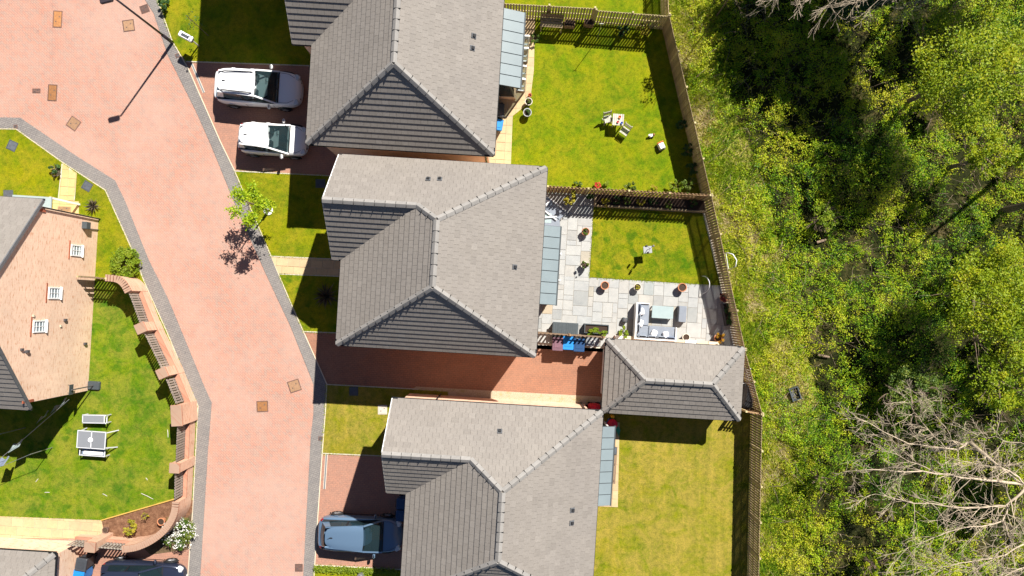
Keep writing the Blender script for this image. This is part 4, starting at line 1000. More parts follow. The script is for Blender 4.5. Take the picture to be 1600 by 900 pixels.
bin_('dark grey bin between house wall and blue bin, top patio', 780, 180, 'grey_bin', R(-3), z=.07)
bin_('grey lidded bin beside the bottom left garage', 145, 871, 'grey_bin', R(-10)); bin_('blue recycling bin behind the grey bin, bottom left', 141, 889, 'blue_bin', R(-10))
c = W(923, 533); t = thing('garden_box', 'pale grey box with a bent white hose at the end of the bin row', 'box', (c.x, c.y, .02), R(-3))
MB().rbox((0, 0, .5), (.75, .5, .7), .06).build('body', 'grey_metal', t, world=False)
for sx in (-.3, .3): MB().bar((sx, 0, 0), (sx, 0, .2), .05, .4).build('leg', 'iron', t, world=False)
MB().tube([(-.1, -.3, .9), (.05, -.2, 1.0), (.12, 0, 1.0), (.02, .15, .92), (-.1, .05, .88)], .02, 6).build('hose', 'white_paint', t, world=False)

# ------------------------------------------------------------------ garden furniture
def BL(t):
    def f(mb, n, m, par=None, sm=False): return mb.build(n, m, par or t, sm, world=False)
    return f
# corner sofa on the patio (its base frame in the house frame)
def ground_at(px, py, h=0): p = W(px, py, h); return Vector((p.x, p.y, .05))
c = ground_at(989, 529, .35); t = thing('corner_sofa', 'L-shaped grey outdoor sofa with cushions on the middle patio', 'sofa', c, -TH); b = BL(t)
b(MB().rbox((.36, .93, .17), (.70, 1.80, .30), .03), 'base', 'grey_weave'); b(MB().rbox((1.44, .36, .17), (1.44, .70, .30), .03), 'base', 'grey_weave')
b(MB().rbox((.045, .92, .40), (.09, 1.86, .62), .02), 'frame', 'white_paint'); b(MB().rbox((1.12, .03, .40), (2.06, .07, .62), .02), 'frame', 'white_paint')
b(MB().rbox((2.14, .36, .33), (.06, .72, .46), .02), 'arm', 'white_paint'); b(MB().rbox((.37, 1.84, .33), (.70, .06, .46), .02), 'arm', 'white_paint')
b(MB().rbox((.43, 1.25, .39), (.60, 1.10, .15), .05), 'seat_cushion', 'grey_cushion'); b(MB().rbox((.43, .40, .39), (.60, .58, .15), .05), 'seat_cushion', 'grey_cushion'); b(MB().rbox((1.42, .42, .39), (1.36, .58, .15), .05), 'seat_cushion', 'grey_cushion')
for y in (1.58, 1.05, .55): b(MB().rbox((.18, y, .56), (.17, .48, .36), .07), 'back_cushion', 'dark_cushion' if y > 1.4 else 'grey_cushion')
for x in (.42, .90, 1.38, 1.86): b(MB().rbox((x, .15, .56), (.46, .17, .36), .07), 'back_cushion', 'grey_cushion' if x < 1.8 else 'dark_cushion')
for x, y, r in ((.30, 1.42, .3), (.28, .82, -.25), (1.02, .34, -.4), (1.62, .30, .1)):
    b(MB().rbox((x, y, .58), (.30, .36, .16), .06, r), 'throw_pillow', 'white_fabric')
c = ground_at(1035, 488, .4); t = thing('coffee_table', 'low rectangular table with pale glass top on the middle patio', 'table', c, -TH); b = BL(t)
b(MB().rbox((0, 0, .40), (1.10, .64, .04), .015), 'table_top', 'pale_top')
for sx in (-1, 1):
    for sy in (-1, 1): b(MB().bar((sx * .5, sy * .27, 0), (sx * .5, sy * .27, .38), .05), 'leg', 'grey_metal')
b(MB().box((0, 0, .34), (1.02, .56, .05)), 'apron', 'grey_metal')
c = ground_at(1066, 491, .42); t = thing('ottoman', 'grey oblong footstool beside the low patio table', 'footstool', c, -TH); b = BL(t)
b(MB().rbox((0, 0, .18), (.42, .86, .34), .03), 'base', 'grey_weave'); b(MB().rbox((0, 0, .40), (.40, .84, .10), .04), 'cushion', 'grey_cushion')
c = ground_at(883, 514, .6); t = thing('storage_box', 'dark grey ridged storage box by the patio fence', 'storage box', c, -TH); b = BL(t)
b(MB().rbox((0, 0, .28), (1.26, .60, .54), .03), 'body', 'charcoal'); l = b(MB().rbox((0, 0, .585), (1.32, .66, .06), .02), 'lid', 'charcoal')
for i in range(12): b(MB().box((-.58 + i * .105, 0, .622), (.05, .58, .016)), 'lid_rib', 'charcoal', l)
c = ground_at(975, 500); t = thing('garden_box', 'small black box behind the corner sofa', 'box', c, R(-12)); b = BL(t)
b(MB().rbox((0, 0, .17), (.25, .25, .34), .03), 'body', 'charcoal'); b(MB().lathe((0, 0, .335), [(.09, 0), (.09, .02), (.06, .03)], 12), 'cone', 'iron')
# loungers by the bay
def lounger(label, px, py, rz, h=.4):
    c = ground_at(px, py, h); t = thing('garden_lounger', label, 'lounger', c, rz, 'loungers outside the middle house'); b = BL(t)
    b(MB().rbox((0, -.1, .28), (.62, 1.0, .06), .02), 'seat_frame', 'grey_metal'); b(MB().rbox((0, -.12, .36), (.56, .92, .10), .04), 'seat_cushion', 'grey_cushion')
    vs = [(-.28, .34, .36), (.28, .34, .36), (.28, .72, .86), (-.28, .72, .86)]; b(MB().add([Vector(v) for v in vs] + [Vector(v) + Vector((0, -.08, .06)) for v in vs], [(3, 2, 1, 0), (4, 5, 6, 7), (0, 1, 5, 4), (1, 2, 6, 5), (2, 3, 7, 6), (3, 0, 4, 7)]), 'backrest', 'grey_cushion')
    b(MB().rbox((0, .5, .72), (.4, .22, .16), .06), 'pillow', 'white_fabric')
    for s in (-1, 1): b(MB().bar((s * .33, -.45, .5), (s * .33, .45, .52), .06, .04), 'arm', 'white_paint'); b(MB().bar((s * .33, -.42, 0), (s * .33, -.42, .5), .04), 'leg', 'white_paint'); b(MB().bar((s * .33, .4, 0), (s * .33, .4, .5), .04), 'leg', 'white_paint')
lounger('grey lounger with white pillow at the corner of the middle house', 865, 328, R(52)); lounger('grey lounger half hidden beside the lean-to roof of the middle house', 857, 350, R(95))
c = ground_at(854, 341, .4); t = thing('side_table', 'small pale side table between the two loungers', 'table', c, -TH); b = BL(t)
b(MB().rbox((0, 0, .40), (.5, .5, .04), .01), 'table_top', 'pale_top')
for sx in (-1, 1):
    for sy in (-1, 1): b(MB().bar((sx * .2, sy * .2, 0), (sx * .2, sy * .2, .38), .04), 'leg', 'white_paint')
# set on the top lawn
c = W(966, 187, .7); c.z = .045; t = thing('garden_table', 'small square slatted wooden table on the top lawn with things on it', 'table', c, R(-4)); b = BL(t)
for i in range(6): b(MB().box((-.24 + i * .096, 0, .66), (.08, .58, .03)), 'slat', 'weathered')
for sx in (-1, 1):
    for sy in (-1, 1): b(MB().bar((sx * .22, sy * .22, 0), (sx * .22, sy * .22, .64), .05), 'leg', 'weathered')
    b(MB().bar((sx * .22, -.24, .6), (sx * .22, .24, .6), .03, .05), 'rail', 'weathered')
for x, y, m, r, nm, lb in ((-.02, -.13, 'red_plastic', .055, 'cup', 'red cup on the square lawn table'), (.18, -.17, 'blue_plastic', .06, 'cup', 'blue cup on the square lawn table'), (.06, .12, 'orange_plastic', .07, 'bowl', 'orange bowl on the square lawn table')):
    p = Matrix.Rotation(R(-4), 4, 'Z') @ Vector((x, y, 0)) + c
    tag(MB().lathe((p.x, p.y, .722), [(r * .7, 0), (r, .09), (r * .85, .085), (r * .6, .02)], 12).build(nm, m), lb, nm)
def chair(label, px, py, rz):
    c = W(px, py, .45); c.z = .045; t = thing('garden_chair', label, 'chair', c, rz, 'folding chairs on the top lawn'); b = BL(t)
    for i in range(5): b(MB().box((-.16 + i * .08, 0, .44), (.065, .36, .02)), 'seat_slat', 'weathered')
    for i in range(3): b(MB().box((0, .22 + i * .02, .62 + i * .1), (.4, .02, .07)), 'back_slat', 'weathered')
    for s in (-1, 1): b(MB().bar((s * .2, -.18, 0), (s * .2, .2, .45), .03), 'leg', 'weathered'); b(MB().bar((s * .2, .18, 0), (s * .2, -.18, .43), .03), 'leg', 'weathered'); b(MB().bar((s * .2, .18, .43), (s * .2, .29, .88), .03), 'back_post', 'weathered')
chair('folding wooden chair left of the lawn table', 950, 186, R(15)); chair('folding wooden chair below right of the lawn table', 976, 205, R(-35))
def toy(name, label, px, py, rz, parts, cat='toy', z=.045):
    c = W(px, py); t = thing(name, label, cat, (c.x, c.y, z), rz); b = BL(t)
    for n_, m, cc, dd in parts: b(MB().rbox(cc, dd, .03), n_, m)
toy('toy_truck', 'small white and brown toy on the top lawn near the table', 1017, 213, R(20), [('body', 'white_fabric', (0, 0, .12), (.24, .14, .1)), ('cab', 'rust', (.12, 0, .16), (.1, .13, .14)), ('bed', 'white_paint', (-.1, .04, .2), (.16, .1, .08)), ('axle', 'iron', (0, 0, .05), (.18, .2, .06))])
toy('toy_box', 'white and orange toy box near the top lawn fence shade', 1032, 230, R(25), [('body', 'white_fabric', (0, 0, .16), (.3, .32, .28)), ('lid', 'white_paint', (0, 0, .32), (.26, .28, .04)), ('handle', 'orange_plastic', (.02, .2, .2), (.36, .08, .14)), ('base', 'charcoal', (0, -.02, .04), (.36, .36, .06))])
# potting bench and clutter by the north fence
c = W(862, 36, .8); c.z = .045; t = thing('potting_bench', 'wooden potting bench against the fence of the top lawn', 'bench', c, R(-4)); b = BL(t)
for i in range(3): b(MB().box((0, -.16 + i * .16, .8), (1.15, .14, .03)), 'top_board', 'fence_wood')
for sx in (-1, 1):
    for sy in (-1, 1): b(MB().bar((sx * .52, sy * .18, 0), (sx * .52, sy * .18, .79), .06), 'leg', 'fence_pale')
b(MB().box((0, .26, 1.05), (1.15, .03, .4)), 'back_board', 'fence_dark')
c = W(890, 37, .3); c.z = .045; t = thing('wooden_planter', 'low wooden box under the north fence beside the potting bench', 'planter', c, R(-4)); b = BL(t)
b(MB().rbox((0, 0, .18), (.55, .35, .34), .02), 'body', 'fence_brown'); b(MB().box((0, 0, .355), (.46, .27, .02)), 'soil', 'soil')
c = W(920, 36, .3); c.z = .045; t = thing('wooden_planter', 'reddish wooden box under the north fence by the clothes prop', 'planter', c, R(-4)); b = BL(t)
b(MB().rbox((0, 0, .2), (.5, .3, .38), .02), 'body', 'fence_brown'); b(MB().box((0, 0, .395), (.42, .23, .02)), 'soil', 'soil')
c = W(932, 64); t = thing('clothes_pole', 'thin grey clothes pole standing on the top lawn', 'pole', (c.x, c.y, .04)); b = BL(t)
b(MB().tube([(0, 0, 0), (-.02, 0, 2.3)], .016, 6), 'pole', 'grey_metal'); b(MB().tube([(-.12, 0, 2.3), (.08, 0, 2.3)], .012, 6), 'crossbar', 'grey_metal')
# feeder stand on the middle lawn
c = W(1007, 392); t = thing('bird_feeder', 'bird feeding station with tray standing on the middle lawn', 'bird feeder', (c.x, c.y, .06), R(5)); b = BL(t)
b(MB().tube([(0, 0, 0), (0, 0, 1.55)], .014, 8), 'pole', 'iron'); b(MB().rbox((.02, 0, .72), (.44, .36, .04), .01), 'tray', 'grey_metal')
for a, m in ((.6, 'grey_metal'), (2.4, 'iron'), (4.2, 'iron')):
    e = (.22 * math.cos(a), .22 * math.sin(a)); b(MB().tube([(0, 0, 1.5), (e[0], e[1], 1.55)], .008, 5), 'hook', 'iron'); b(MB().lathe((e[0], e[1], 1.25), [(.045, 0), (.05, .03), (.05, .24), (.02, .28)], 10), 'feeder', m)
# raised bed beside the brown fence
t = thing('raised_bed', 'long shaded raised bed under the brown fence', 'raised bed', W(1015, 317), R(-3.2)); b = BL(t)
b(MB().box((0, 0, .14), (5.6, .58, .26)), 'soil', 'soil'); b(MB().rbox((0, -.33, .17), (5.75, .09, .3), .015), 'sleeper', 'fence_wood'); b(MB().rbox((-2.85, 0, .17), (.09, .56, .3), .015), 'sleeper', 'fence_wood')
# arch of bent rod
c = W(1097, 445); t = thing('garden_arch', 'thin dark bent rod arch at the lawn corner by the patio', 'arch', (c.x, c.y, .05)); b = BL(t)
k = [(.18 * math.sin(a) , -.45 * math.cos(a), .75 * math.sin(a)) for a in np.linspace(0, math.pi, 14)]; b(MB().tube(k, .016, 6), 'rod', 'white_paint')
b(MB().tube([(-.08, .45, 0), (-.02, .45, .8)], .014, 6), 'post', 'iron')
# low white capping strips on the patio's garage side
t = thing('low_wall', 'low pale wall between the patio and the garage roof', 'wall', W(1040, 532), R(-3.8)); b = BL(t)
b(MB().box((0, 0, .2), (5.4, .18, .4)), 'body', 'brick_wall')
for i in range(9): b(MB().rbox((-2.4 + i * .6, 0, .43), (.58, .24, .06), .01), 'coping', 'cream_stone' if i % 3 else 'white_paint')
# side passage shed cover east of the garage
c = W(1172, 618, .5); t = thing('tarpaulin_stack', 'dark covered stack between the garage and the boundary fence', 'covered stack', (c.x - .1, c.y, .0), R(-8)); b = BL(t)
b(MB().rbox((0, 0, .35), (.55, 1.3, .7), .12), 'cover', 'slate_cover'); b(MB().rbox((.02, .1, .74), (.4, .8, .08), .03), 'fold', 'slate_cover')
# children's things by the lower lean-to
c = W(956, 664, .5); t = thing('play_slide', 'red, blue and green plastic play slide by the lower lean-to roof', 'play slide', (c.x, c.y, .05), R(-12)); b = BL(t)
b(MB().lathe((0, .06, .5), [(.26, 0), (.27, .12), (.24, .17), (.1, .2)], 18), 'tower_top', 'red_plastic'); b(MB().rbox((0, .05, .25), (.42, .42, .5), .05), 'tower', 'blue_plastic')
fn = lambda u, v: Vector((.16 + .34 * v + .05, -.18 + .36 * u - .4 * v, .52 * (1 - v) ** 1.4 + .06 + .06 * (2 * u - 1) ** 4)); b(MB().add(*grid(fn, 6, 8)), 'chute', 'green_plastic', None, True)
b(MB().rbox((-.02, .42, .22), (.18, .16, .4), .04), 'step', 'yellow_plastic'); b(MB().rbox((-.25, -.1, .3), (.16, .3, .5), .05), 'side', 'blue_plastic')
c = W(927, 634); t = thing('toy_car', 'red plastic ride-on toy in the passage by the garage', 'toy', (c.x, c.y, .04), R(-3)); b = BL(t)
b(MB().rbox((0, 0, .32), (.62, .34, .36), .08), 'body', 'red_plastic'); b(MB().rbox((-.05, 0, .55), (.34, .28, .14), .05), 'seat', 'red_plastic')
for sx in (-.2, .2):
    for sy in (-.17, .17): b(MB().tube([(sx, sy - .03, .12), (sx, sy + .03, .12)], .12, 12), 'wheel', 'tyre')
c = W(960, 708, .4); t = thing('garden_bench', 'dark brown slatted bench along the lower lean-to', 'bench', (c.x - .1, c.y - .6, .07), R(-3.5)); b = BL(t)
for i in range(4): b(MB().box((-.16 + i * .1, 0, .44), (.085, 1.9, .03)), 'seat_slat', 'fence_dark')
for y in (-.85, 0, .85): b(MB().bar((-.15, y, 0), (-.15, y, .43), .06), 'leg', 'fence_dark'); b(MB().bar((.12, y, 0), (.12, y, .43), .06), 'leg', 'fence_dark')
b(MB().rbox((.02, .75, .5), (.28, .38, .08), .03), 'cushion', 'slate_cover')
# left garden: bench, table and chairs
c = W(149, 654.5, .42); t = thing('garden_bench', 'grey bench with white frame on the left lawn', 'bench', (c.x, c.y, .045), R(-1)); b = BL(t)
b(MB().rbox((-.04, 0, .42), (1.10, .36, .04), .01), 'seat', 'grey_weave')
for s in (-1, 1): b(MB().bar((-.64, s * .2, .42), (.64, s * .2, .42), .045), 'rail', 'frame_white'); b(MB().bar((s * .62, -.2, .42), (s * .62, .2, .42), .045), 'rail', 'frame_white')
b(MB().bar((.5, -.2, .43), (.5, .2, .43), .05), 'rail', 'frame_white')
for sx in (-.6, .6):
    for sy in (-.19, .19): b(MB().bar((sx, sy, 0), (sx, sy, .42), .045), 'leg', 'frame_white')
for sy in (-.2, .2): b(MB().bar((.6, sy, .42), (.66, sy, .6), .04), 'arm', 'frame_white')
c = W(143.5, 687, .72); t = thing('garden_table', 'grey topped table with white frame on the left lawn', 'table', (c.x, c.y, .045), R(-4)); b = BL(t)
for s in (-1, 1): b(MB().rbox((s * .355, 0, .715), (.66, .80, .03), .008), 'top_panel', 'grey_weave')
b(MB().box((0, 0, .71), (.05, .86, .045)), 'rail', 'frame_white')
for s in (-1, 1): b(MB().box((s * .71, 0, .71), (.045, .9, .045)), 'rail', 'frame_white'); b(MB().box((0, s * .43, .71), (1.38, .045, .045)), 'rail', 'frame_white')
for sx in (-1, 1):
    for sy in (-1, 1): b(MB().bar((sx * (.68 + (.30 if sx > 0 else 0)), sy * .44, 0), (sx * .66, sy * .38, .7), .045), 'leg', 'frame_white')
p = c + Vector((-.02, .0, 0)); tag(MB().lathe((p.x, p.y, .776), [(.09, 0), (.13, .03), (.12, .05), (.05, .05), (.03, .11)], 14).build('dish', 'white_fabric'), 'small white dish on the left lawn table', 'dish')
for s in (-1, 1):
    e = W(176 if s > 0 else 121, 675 if s > 0 else 668, .6)
def armchair(label, px, py, rz, w=.6, cush=True):
    c = W(px, py, .45); t = thing('garden_chair', label, 'chair', (c.x, c.y, .045), rz, 'white framed chairs round the grey table'); b = BL(t)
    b(MB().rbox((0, 0, .42), (w, .46, .05), .01), 'seat', 'grey_weave')
    for s in (-1, 1):
        b(MB().bar((s * w / 2, -.25, .62), (s * w / 2, .28, .62), .05, .04), 'arm', 'frame_white')
        for y in (-.24, .26): b(MB().bar((s * w / 2, y, 0), (s * w / 2, y, .62), .045), 'leg', 'frame_white')
        b(MB().bar((s * w / 2, .26, .4), (s * w / 2, .34, .9), .045), 'back_post', 'frame_white')
    b(MB().bar((-w / 2, .34, .9), (w / 2, .34, .9), .045), 'top_rail', 'frame_white')
    vs = [(-w / 2 + .03, .26, .45), (w / 2 - .03, .26, .45), (w / 2 - .03, .335, .88), (-w / 2 + .03, .335, .88)]; b(MB().add(vs, [(0, 1, 2, 3)]), 'backrest', 'grey_weave')
    if cush: b(MB().rbox((0, -.02, .48), (w * .88, .4, .08), .03), 'cushion', 'white_fabric' if cush == 1 else 'dark_cushion')
c = W(146, 706, .45); t = thing('garden_bench', 'white framed bench with blue and white cushion beside the grey table', 'bench', (c.x, c.y, .045), R(-4)); b = BL(t)
b(MB().rbox((0, 0, .40), (1.2, .36, .04), .01), 'seat', 'dark_cushion'); b(MB().rbox((.02, -.06, .45), (1.0, .18, .06), .025), 'cushion', 'white_fabric')
for s in (-1, 1): b(MB().bar((-.64, s * .2, .42), (.64, s * .2, .42), .045), 'rail', 'frame_white'); b(MB().bar((s * .64, -.2, .5), (s * .64, .2, .5), .045), 'arm', 'frame_white')
for sx in (-.62, .62):
    for sy in (-.19, .19): b(MB().bar((sx, sy, 0), (sx, sy, .5), .045), 'leg', 'frame_white')
# rotary clothes line with washing in the shade of the left house
c = W(40, 668); t = thing('clothes_line', 'clothes line pole in the shade of the left house', 'clothes line', (c.x, c.y, .04)); b = BL(t)
b(MB().tube([(0, 0, 0), (0, 0, 1.9)], .025, 8), 'pole', 'grey_metal')
a_, b_, c_ = W(108, 624, 1.8), W(-30, 742, 1.8), W(47, 710, 1.8)
for p, q in ((a_, b_), (b_, c_)): MB().tube([p, (p + q) / 2 - Vector((0, 0, .08)), q], .012, 5).build('line', 'grey_metal', t)
MB().tube([W(47, 710, 0) * (36.2 / 38), c_], .02, 6).build('prop', 'grey_metal', t)
for px, py, w_, h_, rz, lb in ((93, 634, .9, .34, R(38), 'pale blue towel, largest on the clothes line'), (68, 652, .65, .3, R(42), 'pale blue cloth in the middle of the clothes line'), (26, 697, .65, .4, R(30), 'pale blue cloth at the lower end of the clothes line'), (4, 722, .5, .45, R(10), 'navy garment at the left edge of the picture')):
    p = W(px, py, 1.45); f = lambda u, v: Vector(((u - .5) * w_, .08 * math.sin(u * 9) * v + (v - .5) * h_ * .7, .34 - .55 * v))
    m = Matrix.Translation(p) @ Matrix.Rotation(rz, 4, 'Z'); g_ = grid(f, 8, 5); tag(MB().add([m @ v for v in g_[0]], g_[1]).build('laundry', 'pale_top' if 'pale' in lb else 'dark_cushion', smooth=True), lb, 'laundry', 'washing hung on the clothes line')
c = W(1239, 614.5); t = thing('plastic_crate', 'open black plastic crate lying in the rough grass', 'crate', (c.x, c.y, .06), R(18)); b = BL(t)
b(MB().rbox((0, 0, .04), (.40, .60, .05), .01), 'base', 'slate_cover')
for s in (-1, 1): b(MB().box((s * .21, 0, .15), (.03, .66, .26)), 'side', 'charcoal'); b(MB().box((0, s * .315, .15), (.39, .03, .26)), 'side', 'charcoal'); b(MB().box((s * .22, 0, .275), (.05, .7, .02)), 'rim', 'charcoal')
mbx = MB()
# timber edging of the bark bed
a_, b_ = W(160, 812), W(277, 778); tag(MB().bar((a_.x, a_.y, .09), (b_.x, b_.y, .09), .05, .1).build('bed_edging', 'timber_orange'), 'orange timber edging board between left lawn and bark bed', 'edging')

# ------------------------------------------------------------------ pots and plants
def leafcloud(t, c, r, n, size, m, clumps=9, name='foliage', up=.5, shell=.5):
    P, k = ball(c, r, n, clumps, shell=shell); tint = (RNG.random(clumps) * .6)[k] + RNG.random(n) * .4
    return leaves(name, P, size * (.6 + .8 * RNG.random(n)), tint, m, t, up)
def pot(label, px, py, r=.2, h=.36, m='terracotta', plant=None, cat='plant pot', z=.05, n=500, pr=None, ph=.3, leaf=.08, group='plant pots'):
    c = W(px, py, h); c.z = z; t = thing('plant_pot', label, cat, c, 0, group)
    MB().lathe(c, [(r * .66, 0), (r * .92, h * .82), (r * 1.04, h * .84), (r * 1.04, h), (r * .86, h), (r * .84, h * .86)], 20).build('pot', m, t)
    MB().lathe(c, [(r * .84, h * .8), (r * .84, h * .87), (.01, h * .9)], 20).build('soil', 'soil', t)
    if plant:
        MB().tube([c + Vector((0, 0, h * .8)), c + Vector((.01, .02, h + ph * .5))], [.02, .012], 6).build('stem', 'bark', t)
        leafcloud(t, (c.x, c.y, h + ph * .55), (pr or r * 1.1, pr or r * 1.1, ph * .6), n, leaf, plant, 8)
    return t
pot('terracotta pot with clipped green shrub, upper of two by the lawn edge', 915, 362, .2, .36, 'terracotta', 'leaf_shrub', pr=.19, ph=.25, leaf=.05)
pot('green shrub in a pot, lower of two by the lawn edge', 913, 414, .18, .34, 'pale_pot', 'leaf_shrub', pr=.24, ph=.6, n=600, leaf=.06)
pot('empty terracotta pot, leftmost below the middle lawn', 945, 446, .21, .42); pot('empty terracotta pot, right of the small yellow plant', 1066, 449, .22, .42)
pot('pale pot with a yellow plant below the middle lawn', 996, 448.5, .19, .38, 'pale_pot', 'leaf_yellow', pr=.13, ph=.25, n=160, leaf=.06)
pot('pale empty pot between sofa and garage roof', 1072, 527, .19, .4, 'pale_pot')
pot('orange leaved shrub in a pot at the patio corner', 1122, 528, .2, .36, 'terracotta', 'leaf_orange', pr=.36, ph=.6, n=480, leaf=.09)
pot('dark red plant in a pot beside the boundary fence', 1131, 465, .2, .34, 'terracotta', 'leaf_red', pr=.34, ph=.55, n=480, leaf=.09)
pot('white pot with green plant on the top patio, upper one', 826, 159, .19, .36, 'pale_pot', 'leaf_shrub', z=.07, pr=.15, ph=.25, n=260, leaf=.06)
pot('grey pot with pale plant on the top patio, lower one', 824, 176, .21, .4, 'grey_metal', 'leaf_dark', z=.07, pr=.16, ph=.2, n=260, leaf=.06)
pot('small pot with pink flowers at the top patio edge', 828, 149, .1, .2, 'terracotta', 'petal_red', z=.07, pr=.1, ph=.12, n=90, leaf=.05)
pot('terracotta pot standing in the bark bed', 252, 815, .19, .34, 'terracotta', z=.055)
pot('small dark pot at the corner of the bark bed', 165, 828, .15, .26, 'iron_brown', z=.055)
pot('small round pot on the patio below the grey lounger', 875, 340, .12, .2, 'pale_pot', 'leaf_yellow', pr=.1, ph=.1, n=80, leaf=.05)
def planter(label, px, py, s, rz, m, plant, n, leaf, hh=.4, ph=.35, sh=(0, 0)):
    c = W(px, py, hh); c.z = .05; t = thing('planter', label, 'planter', c, rz, 'planter boxes'); b = BL(t)
    for q in (-1, 1): b(MB().box((q * (s[0] / 2 - .02), 0, hh / 2), (.04, s[1], hh)), 'side', m); b(MB().box((0, q * (s[1] / 2 - .02), hh / 2), (s[0] - .08, .04, hh)), 'side', m)
    b(MB().box((0, 0, hh * .42), (s[0] - .09, s[1] - .09, hh * .84)), 'soil', 'soil')
    q = mw(t) @ Vector((sh[0], sh[1], hh + ph * .35)); leafcloud(t, q, (max(s[0], .5) * .5, max(s[1], .4) * .55, ph * .6), n, leaf, plant, 12)
planter('dark trough with lime green herbs by the patio fence', 932, 514, (1.25, .48), -TH, 'charcoal', 'leaf_lime', 1000, .08, .5, .4, (.05, -.18)); planter('long dark trough of plants beside the boundary fence', 1138, 491, (.42, 1.15), R(10), 'iron', 'leaf_dark', 700, .08, .4, .4)
def shrub(label, px, py, r, h, m, n=700, leaf=.09, cat='shrub', name='shrub', clumps=12, group=None, z=.05, stem=True):
    c = W(px, py, h * .5); c.z = z; t = thing(name, label, cat, c, 0, group)
    if stem:
        mb = MB()
        for i in range(5):
            a = i * 1.3; mb.tube([c, c + Vector((r * .3 * math.cos(a), r * .3 * math.sin(a), h * .45)), c + Vector((r * .6 * math.cos(a), r * .6 * math.sin(a), h * .75))], [.022, .016, .008], 5)
        mb.build('stems', 'bark', t)
    leafcloud(t, (c.x, c.y, z + h * .55), (r, r, h * .48), n, leaf, m, clumps); return t
shrub('palm-like green shrub between trough and sofa', 974, 519, .34, .9, 'leaf_lime', 500, .1)
shrub('small tree with yellow green leaves over the shaded patio corner', 889, 309, .42, 1.7, 'leaf_yellow', 420, .1, clumps=14)
shrub('dark green bush at the left end of the raised bed', 922, 308, .22, .7, 'leaf_dark', 320, .08); shrub('yellow leaved bush spilling over the raised bed edge', 946, 317, .3, .9, 'leaf_yellow', 300, .09)
rs = random.Random(3)
for i, (px, m, lb) in enumerate(((964, 'leaf_dark', 'dark bush right of the yellow one in the raised bed'), (980, 'leaf_shrub', 'green bush left of centre in the raised bed'), (1001, 'leaf_yellow', 'yellow flecked bush in the middle of the raised bed'), (1020, 'leaf_dark', 'dark bush right of centre in the raised bed'), (1045, 'leaf_shrub', 'round bright green bush at the raised bed edge'), (1082, 'leaf_dark', 'dark bush at the right end of the raised bed'))):
    shrub(lb, px, 313 + i * .9 + (5 if i == 4 else 0), .25, .7, m, 320, .08, group='bushes in the raised bed')
for i, (px, py, r, h, m, lb) in enumerate(((903, 289, .26, .4, 'leaf_shrub', 'low green clump at the left of the top lawn border'), (934, 290, .2, .35, 'petal_red', 'red flowering clump in the top lawn border'), (948, 291, .3, .4, 'leaf_lime', 'lime clump right of the red flowers'), (985, 293, .34, .5, 'leaf_shrub', 'green clump in the middle of the top lawn border'), (1020, 296, .26, .35, 'leaf_yellow', 'yellow clump in the top lawn border'), (1056, 290, .42, .8, 'leaf_lime', 'tall lime bush near the right end of the top border'), (1077, 288, .5, 1.1, 'leaf_shrub', 'large bush in the corner of the top lawn'))):
    shrub(lb, px, py, r, h, m, int(300 + 500 * r), .08, group='plants along the top lawn border', stem=h > .6)
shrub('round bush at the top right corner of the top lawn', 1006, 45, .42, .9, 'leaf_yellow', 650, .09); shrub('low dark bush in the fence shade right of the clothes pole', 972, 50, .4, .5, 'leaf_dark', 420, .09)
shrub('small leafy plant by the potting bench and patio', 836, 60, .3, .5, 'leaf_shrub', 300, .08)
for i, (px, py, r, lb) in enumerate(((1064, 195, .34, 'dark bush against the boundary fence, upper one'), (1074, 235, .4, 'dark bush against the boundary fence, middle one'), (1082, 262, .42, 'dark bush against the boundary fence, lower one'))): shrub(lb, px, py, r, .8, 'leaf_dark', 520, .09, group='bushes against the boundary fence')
shrub('yellow green rounded bush beside the curved brick wall', 197, 411, .86, 1.1, 'leaf_lime', 7000, .08, clumps=90); shrub('smaller dark bush beside the footway above the lime bush', 200, 393, .4, .6, 'leaf_shrub', 800, .08)
shrub('grey green low bush beside the yellow path', 86, 262, .34, .45, 'leaf_dark', 600, .07); shrub('brown green heather bush beside the yellow path, lower one', 90, 272, .28, .3, 'leaf_spiky', 420, .06)
t = shrub('bush covered in white flowers at the foot of the curved wall', 281, 832, .95, .9, 'leaf_shrub', 2600, .08, clumps=30)
P, k = ball((W(281, 832, .5).x, W(281, 832, .5).y, .62), (.98, .98, .5), 480, 60); leaves('blossom', P, .05 + .04 * RNG.random(480), RNG.random(480), 'petal_white', t, 1.2, aspect=.9)
shrub('dark green shrub at the top edge of the front lawn', 257, 8, .36, .6, 'leaf_dark', 600, .08)
shrub('small yellow shrub with white tag in the bark bed', 205, 823, .42, .7, 'leaf_yellow', 380, .09, clumps=14)
shrub('thin yellow twiggy plant at the upper part of the bark bed', 228, 806, .22, .6, 'leaf_yellow', 90, .07)
def spiky(label, px, py, r, h, n, m, z=.045):
    c = W(px, py, .15); c.z = z; t = thing('spiky_plant', label, 'plant', c, 0, 'spiky plants on the front lawns'); V = []; tint = []
    for i in range(n):
        a = RNG.random() * 6.283; el = .15 + 1.2 * RNG.random(); L = r * (.7 + .5 * RNG.random()); d = np.array((math.cos(a) * math.cos(el), math.sin(a) * math.cos(el), math.sin(el) * h / r)); s = np.array((-math.sin(a), math.cos(a), 0)) * .022
        p = np.array(c) + np.array((0, 0, .03)); m1 = p + d * L * .6; e = p + d * L + np.array((0, 0, -.1 * L)); V += [p - s * .6, p + s * .6, m1 + s, m1 - s, m1 - s, m1 + s, e + s * .1, e - s * .1]; tint += [RNG.random()] * 2
    bulk('leaf_rosette', np.array(V), np.arange(len(V)).reshape(-1, 4), np.array(tint), m, t); MB().lathe(c, [(.09, 0), (.07, .1), (.03, .16)], 8).build('crown', 'bark', t)
